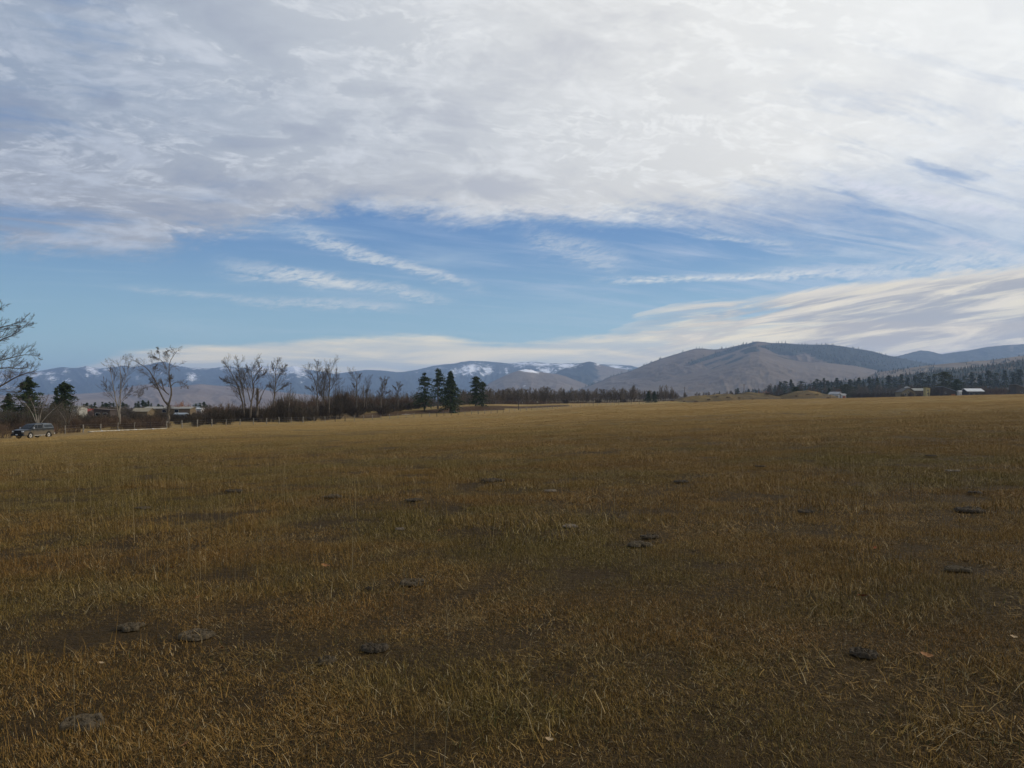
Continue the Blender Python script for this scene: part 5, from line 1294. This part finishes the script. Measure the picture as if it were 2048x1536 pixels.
# ------------------------------------------------------------------ pickup
def build_truck():
    Yt = 99.0; X = (68 - 1024) / FPX * Yt; g = float(ground(X, Yt)) - .03
    root = empty('pickup_truck', (X, Yt, g), 'dark grey pickup with a bed canopy, parked at the left edge of the field', 'pickup')
    root.rotation_euler = (0, 0, math.pi + R(79)); root.scale = (.95, .95, 1.0)      # its nose points left and towards the viewer
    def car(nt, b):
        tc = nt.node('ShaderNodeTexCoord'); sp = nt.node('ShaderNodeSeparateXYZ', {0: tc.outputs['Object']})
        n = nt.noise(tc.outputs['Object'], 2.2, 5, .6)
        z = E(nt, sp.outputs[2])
        return nt.mix(nt.smooth(z + (n - .5) * .6, 1.15, .75), (.028, .034, .038), (.15, .122, .082))   # tan low down: light reflected off the field, put into the colour
    paintm = material('field_reflection_paint', None, .35, .35, .5, car)
    capm = mottled((.060, .072, .082), (.10, .115, .13), 2, name='canopy_shell', rough=.4)
    blk = material('black_trim', (.012, .012, .013), .55); tyre = material('rubber', (.018, .017, .016), .85)
    rim = mottled((.42, .40, .36), (.60, .58, .54), 4, name='rim_metal', rough=.4, metallic=.5)
    lamp = material('lamp_glass', (.75, .78, .8), .15, 0, .6); red = material('tail_lens', (.35, .02, .015), .3)
    fx, rx = 1.50, -1.55
    def arch(c_, r=.44, n=7): return [(c_ + r * math.cos(a), .40 + r * math.sin(a)) for a in np.linspace(0.12, math.pi - .12, n)]
    out = [(2.52, .42), (2.56, .82), (2.46, 1.06), (1.62, 1.16), (1.25, 1.20), (-2.50, 1.20), (-2.56, 1.12), (-2.56, .45)]
    low = [(-2.1, .42)] + arch(rx)[::-1] + [(-1.0, .40), (.95, .40)] + arch(fx)[::-1] + [(2.1, .42)]
    # side skins with wheel openings, filled across
    mb = MB()
    poly = out + low
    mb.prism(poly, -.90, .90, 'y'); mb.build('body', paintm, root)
    MB().box((-2.3, -.55, .34), (2.3, .55, .62)).build('chassis', blk, root)
    # cab
    def ring(x0, x1, y, z): return [(x0, -y, z), (x1, -y, z), (x1, y, z), (x0, y, z)]
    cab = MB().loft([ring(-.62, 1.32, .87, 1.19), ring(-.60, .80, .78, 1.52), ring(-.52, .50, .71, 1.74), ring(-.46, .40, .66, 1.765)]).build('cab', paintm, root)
    ws = MB(); ws.add([(1.33, -.74, 1.23), (1.33, .74, 1.23), (.60, .66, 1.70), (.60, -.66, 1.70), (1.28, -.74, 1.20), (1.28, .74, 1.20), (.56, .66, 1.67), (.56, -.66, 1.67)], [(0, 1, 2, 3), (7, 6, 5, 4), (0, 4, 5, 1), (1, 5, 6, 2), (2, 6, 7, 3), (3, 7, 4, 0)])
    ws.build('windscreen', GLASS, root)
    for s in (-1, 1):
        for (xa, xb, xc, xd) in ((.30, 1.06, .52, .26), (-.54, .22, .18, -.50)):
            w = MB(); y0, y1 = s * .868, s * .752
            q = [(xa, y0 + s * .004, 1.24), (xb, y0 + s * .004, 1.24), (xc if xb > .5 else xc, y1 + s * .01, 1.66), (xd, y1 + s * .01, 1.66)]
            q2 = [(a, b - s * .03, c_) for a, b, c_ in q]
            w.add(q + q2, [(0, 1, 2, 3), (7, 6, 5, 4), (0, 4, 5, 1), (1, 5, 6, 2), (2, 6, 7, 3), (3, 7, 4, 0)]); w.build('side_window', GLASS, root)
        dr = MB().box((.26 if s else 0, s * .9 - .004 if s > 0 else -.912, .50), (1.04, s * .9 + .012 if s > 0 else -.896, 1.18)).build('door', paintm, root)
        MB().box((.34, min(s * .915, s * .945), 1.04), (.50, max(s * .915, s * .945), 1.08)).build('handle', blk, dr)
        mr = MB().box((1.02, min(s * .93, s * 1.10), 1.22), (1.14, max(s * .93, s * 1.10), 1.40), .02).build('mirror', material('mirror_shell', (.4, .4, .4), .3, .5), root)
        MB().box((2.47, min(s * .52, s * .84), .84), (2.585, max(s * .52, s * .84), 1.00)).build('headlight', lamp, root)
        MB().cyl((2.60, s * .62, .56), (2.68, s * .62, .56), .075, .07).build('fog_lamp', lamp, root)
        MB().box((-2.60, min(s * .74, s * .88), .80), (-2.55, max(s * .74, s * .88), 1.12)).build('tail_light', red, root)
        for wx in (fx, rx):
            ty = MB(); prof = [(.36, -.13), (.385, -.09), (.39, 0), (.385, .09), (.36, .13), (.24, .13), (.24, -.13)]
            n = 22; V = []; F = []
            for i in range(n):
                a = 2 * math.pi * i / n
                V += [(r * math.cos(a), t, r * math.sin(a)) for r, t in prof]
            m = len(prof)
            for i in range(n):
                for k in range(m):
                    F.append((i * m + k, i * m + (k + 1) % m, ((i + 1) % n) * m + (k + 1) % m, ((i + 1) % n) * m + k))
            ty.add(V, F); wheel = ty.build('wheel', tyre, root, (wx, s * .82, .39), True)
            MB().cyl((0, s * -.06, 0), (0, s * .105, 0), .235, .235, 18).build('rim', rim, wheel)
            MB().cyl((0, s * .105, 0), (0, s * .14, 0), .07, .055, 10).build('hub_cap', blk, wheel)
        MB().box((-.9, min(s * .86, s * 1.0), .36), (.95, max(s * .86, s * 1.0), .42)).build('side_step', rim, root)
        MB().box((rx - .52, min(s * .70, s * .92), .16), (rx - .49, max(s * .70, s * .92), .50)).build('mud_flap', blk, root)
    # canopy over the bed
    cp = MB().loft([ring(-2.52, -.68, .87, 1.205), ring(-2.46, -.68, .84, 1.35), ring(-2.20, -.68, .76, 1.72), ring(-2.05, -.70, .66, 1.80)]).build('canopy', capm, root)
    for s in (-1, 1):
        w = MB(); q = [(-2.32, s * .855, 1.32), (-.86, s * .855, 1.32), (-.86, s * .785, 1.62), (-2.16, s * .785, 1.62)]; q2 = [(a, b - s * .03, c_) for a, b, c_ in q]
        w.add(q + q2, [(0, 1, 2, 3), (7, 6, 5, 4), (0, 4, 5, 1), (1, 5, 6, 2), (2, 6, 7, 3), (3, 7, 4, 0)]); w.build('canopy_window', material('tinted_glass', (.02, .026, .032), .2, 0, .3), root)
    # front
    MB().box((2.50, -.50, .66), (2.60, .50, 1.02)).build('grille', blk, root)
    MB().box((2.50, -.92, .40), (2.74, .92, .66), .02).build('front_bumper', blk, root)
    gd = MB()
    for y in (-.42, .42): gd.cyl((2.76, y, .42), (2.74, y, 1.04), .035)
    gd.cyl((2.74, -.62, 1.02), (2.74, .62, 1.02), .035); gd.cyl((2.76, -.62, .80), (2.76, .62, .80), .03); gd.build('bull_bar', blk, root)
    MB().box((2.765, -.16, .50), (2.775, .16, .60)).build('number_plate', material('plate', (.6, .62, .65), .5), root)
    MB().box((-2.72, -.86, .44), (-2.57, .86, .60), .02).build('rear_bumper', rim, root)
build_truck()

# ------------------------------------------------------------------ cow pats and leaves
PAT = mottled((0.032, 0.023, 0.013), (0.105, 0.080, 0.048), 30, name='dry_dung', rough=.95)
PAT_P = mottled((0.08, 0.062, 0.042), (0.25, 0.20, 0.145), 30, name='bleached_dung', rough=.95)
PAT_D = mottled((0.022, 0.016, 0.010), (0.075, 0.058, 0.038), 30, name='dark_dung', rough=.95)
def pat_mesh(seed, mat):
    nr, na = 22, 72
    r_ = np.random.default_rng(seed)
    a = np.linspace(0, 2 * math.pi, na, endpoint=False); t = np.linspace(0, 1, nr)[1:]
    A, T = np.meshgrid(a, t, indexing='ij')
    out = 1 + 1.1 * fbm(np.cos(A) * 1.6 + seed, np.sin(A) * 1.6 + 5, 4, seed)
    x = T * out * np.cos(A); y = T * out * np.sin(A)
    h = 0.16 * (1 - T ** 4) + 0.50 * fbm(x * 3.0, y * 3.0, 6, seed + 2, .62) * (1 - T ** 8) + 0.10 * sstep(.6, .85, T) * sstep(1, .9, T)
    crack = ridged(x * 2.2 + 9, y * 2.2, 3, seed + 4)
    h -= 0.22 * sstep(0.72, 0.82, crack)
    h = np.where(T > .99, -0.12, h)
    V = np.concatenate([np.stack([x, y, h], -1).reshape(-1, 3), [[0, 0, .3]]]); idx = np.arange(na * (nr - 1)).reshape(na, nr - 1); nx = np.roll(idx, -1, 0)
    F = np.stack([idx[:, :-1], idx[:, 1:], nx[:, 1:], nx[:, :-1]], -1).reshape(-1, 4)
    F3 = np.stack([np.full(na, len(V) - 1), idx[:, 0], nx[:, 0]], -1)
    return mesh_data('cow_pat', V, [F, F3], mat, False)
PM = {'g': [pat_mesh(i, PAT) for i in (1, 2, 3)], 'p': [pat_mesh(i, PAT_P) for i in (4, 5)], 'd': [pat_mesh(i, PAT_D) for i in (6, 7)]}
pats = [(165, 1446, 100, 'g', 'large cracked grey cow pat in the lower left corner'), (262, 1256, 62, 'g', 'grey cow pat half hidden in grass, left of the crumbled one near the lower left'), (398, 1272, 84, 'g', 'crumbled grey-tan cow pat near the lower left, right of the half hidden one'),
    (655, 1322, 48, 'g', 'grey cow pat low in the middle left foreground'), (752, 1298, 62, 'd', 'dark sunken cow pat in the middle foreground'), (826, 1168, 62, 'g', 'flat grey-brown cow pat, midway up the near field left of centre'), (1102, 985, 34, 'p', 'bright pale cow pat beyond the centre of the field'),
    (1140, 1055, 40, 'p', 'pale pinkish cow pat right of the field centre'), (1277, 1092, 58, 'g', 'flat light-topped cow pat, nearer of two close together right of centre'), (1298, 1076, 44, 'd', 'dark lumpy cow pat, farther of two close together right of centre'), (668, 996, 46, 'g', 'grey ring-shaped cow pat left of centre in the middle distance'),
    (828, 1003, 44, 'd', 'dark cow pat between the ring-shaped one and the pale one'), (1362, 966, 36, 'd', 'small dark cow pat right of centre in the middle distance'), (1948, 988, 36, 'd', 'small dark cow pat at the right, farther than the big mounded one'), (1937, 1023, 70, 'd', 'large dark mounded cow pat at the right'),
    (1610, 1026, 46, 'd', 'dark low cow pat between the centre and the right edge'), (1912, 1141, 62, 'g', 'grey-brown cow pat with a dry leaf beside it at the right'), (1904, 945, 34, 'p', 'thin pale cow pat far out at the right'), (1860, 915, 26, 'd', 'tiny dark cow pat farthest out at the right'),
    (800, 1061, 22, 'p', 'small pale fragment of dung left of the field centre'), (1725, 1308, 64, 'd', 'dark flattened cow pat in the right foreground'), (985, 964, 60, 'd', 'wide dark trampled cow pat beyond the field centre'), (288, 1019, 34, 'g', 'small grey cow pat in the left middle distance'), (470, 985, 44, 'd', 'dark flat cow pat in the left middle distance'),
    (1520, 936, 24, 'd', 'tiny dark cow pat right of centre, far out'), (740, 1180, 20, 'd', 'small dark crumb of dung left of the flat grey-brown cow pat')]
for i, (px, py, wpx, k, lb) in enumerate(pats):
    X, Y = field_xy(px, py); s = wpx / 2 * Y / FPX * .78
    o = link('cow_pat', PM[k][i % len(PM[k])], None, (X, Y, float(ground(X, Y)) + .006 + .0022 * Y)); o.scale = (s, s, max(.07, s * .55)); o.rotation_euler = (0, 0, i * 1.7)
    tag(o, lb, 'cow pat', 'cow pats in the field'); PATS.append((X, Y, s))
def leaf_mesh(seed, mat):
    r_ = np.random.default_rng(seed); n = 9
    t = np.linspace(-1, 1, n); w = (1 - t ** 2) ** .7 * .55 * (1 + .25 * np.sin(t * 9 + seed))
    V = []
    for s in (-1, 0, 1): V += [(t[i], s * w[i], .28 * t[i] ** 2 + (.30 if s else .0) * w[i] + .05 * r_.normal()) for i in range(n)]
    V += [(-1.6, .05, .1), (-1.6, -.05, .1)]
    F = [(a * n + i, a * n + i + 1, (a + 1) * n + i + 1, (a + 1) * n + i) for a in (0, 1) for i in range(n - 1)]
    return mesh_data('fallen_leaf', V, [np.array(F), np.array([(n, 3 * n, 3 * n + 1)])], mat, True)
LEAF = [leaf_mesh(i, m) for i, m in enumerate([mottled((.15, .065, .025), (.26, .125, .045), 6, name='tan_leaf'), mottled((.20, .055, .02), (.32, .10, .035), 6, name='rust_leaf'), mottled((.24, .16, .08), (.36, .26, .15), 6, name='pale_leaf')])]
for i, (px, py, wpx, k, lb) in enumerate([(1848, 1325, 34, 0, 'curled orange-tan fallen leaf in the lower right'), (1722, 1203, 26, 1, 'rust-red fallen leaf in the right foreground'), (398, 1204, 16, 1, 'dark red fallen leaf at the left, above the crumbled cow pat'), (652, 1140, 22, 0, 'orange fallen leaf left of the flat grey-brown cow pat'),
        (1928, 1133, 20, 2, 'pale dry leaf beside the grey-brown cow pat at the right'), (878, 1068, 12, 1, 'tiny red leaf near the field centre'), (2022, 1287, 20, 2, 'pale dry leaf close to the right edge'), (345, 1144, 14, 1, 'small rust leaf in the left foreground'), (565, 1095, 14, 0, 'small orange leaf left of centre'),
        (1098, 1495, 22, 2, 'pale curled dry leaf near the bottom centre'), (447, 1308, 20, 0, 'orange-brown leaf just below the crumbled cow pat'), (1748, 1105, 16, 1, 'small rust leaf in the right middle field'), (208, 1338, 14, 2, 'pale dry leaf in the left foreground'), (1482, 1020, 10, 1, 'tiny rust leaf right of the field centre'),
        (375, 1505, 26, 0, 'brown curled leaf near the bottom left')]):
    X, Y = field_xy(px, py); s = wpx / 2 * Y / FPX * .8
    o = link('fallen_leaf', LEAF[k], None, (X, Y, float(ground(X, Y)) + .05)); o.scale = (s, s, s); o.rotation_euler = (.3, .2, i * 2.1)
    tag(o, lb, 'leaf', 'fallen leaves in the field'); PATS.append((X, Y, s * 1.0 - .22))
build_grass()

# ------------------------------------------------------------------ air
def build_haze():
    m = bpy.data.materials.new('air'); m.use_nodes = True; m.node_tree.nodes.clear()
    nt = NT(m.node_tree)
    v = nt.node("ShaderNodeVolumePrincipled", {"Color": (0.45, 0.64, 1.0, 1), "Density": HAZE_DENSITY, "Anisotropy": 0.3})
    out = nt.node('ShaderNodeOutputMaterial'); nt.l.new(v.outputs[0], out.inputs['Volume'])
    b = MB().box((-26000, -26000, -66), (26000, 26000, 600))
    o = b.build('haze', m); tag(o, kind='stuff')
    o['label'] = 'thin blue-grey haze veiling the far hills and mountains'; o['category'] = 'haze'
HAZE_DENSITY = 7.5e-5
build_haze()

# ------------------------------------------------------------------ render settings
sc.cycles.max_bounces = 5
sc.cycles.diffuse_bounces = 2
sc.cycles.volume_bounces = 1
sc.cycles.transparent_max_bounces = 8
sc.cycles.use_denoising = True
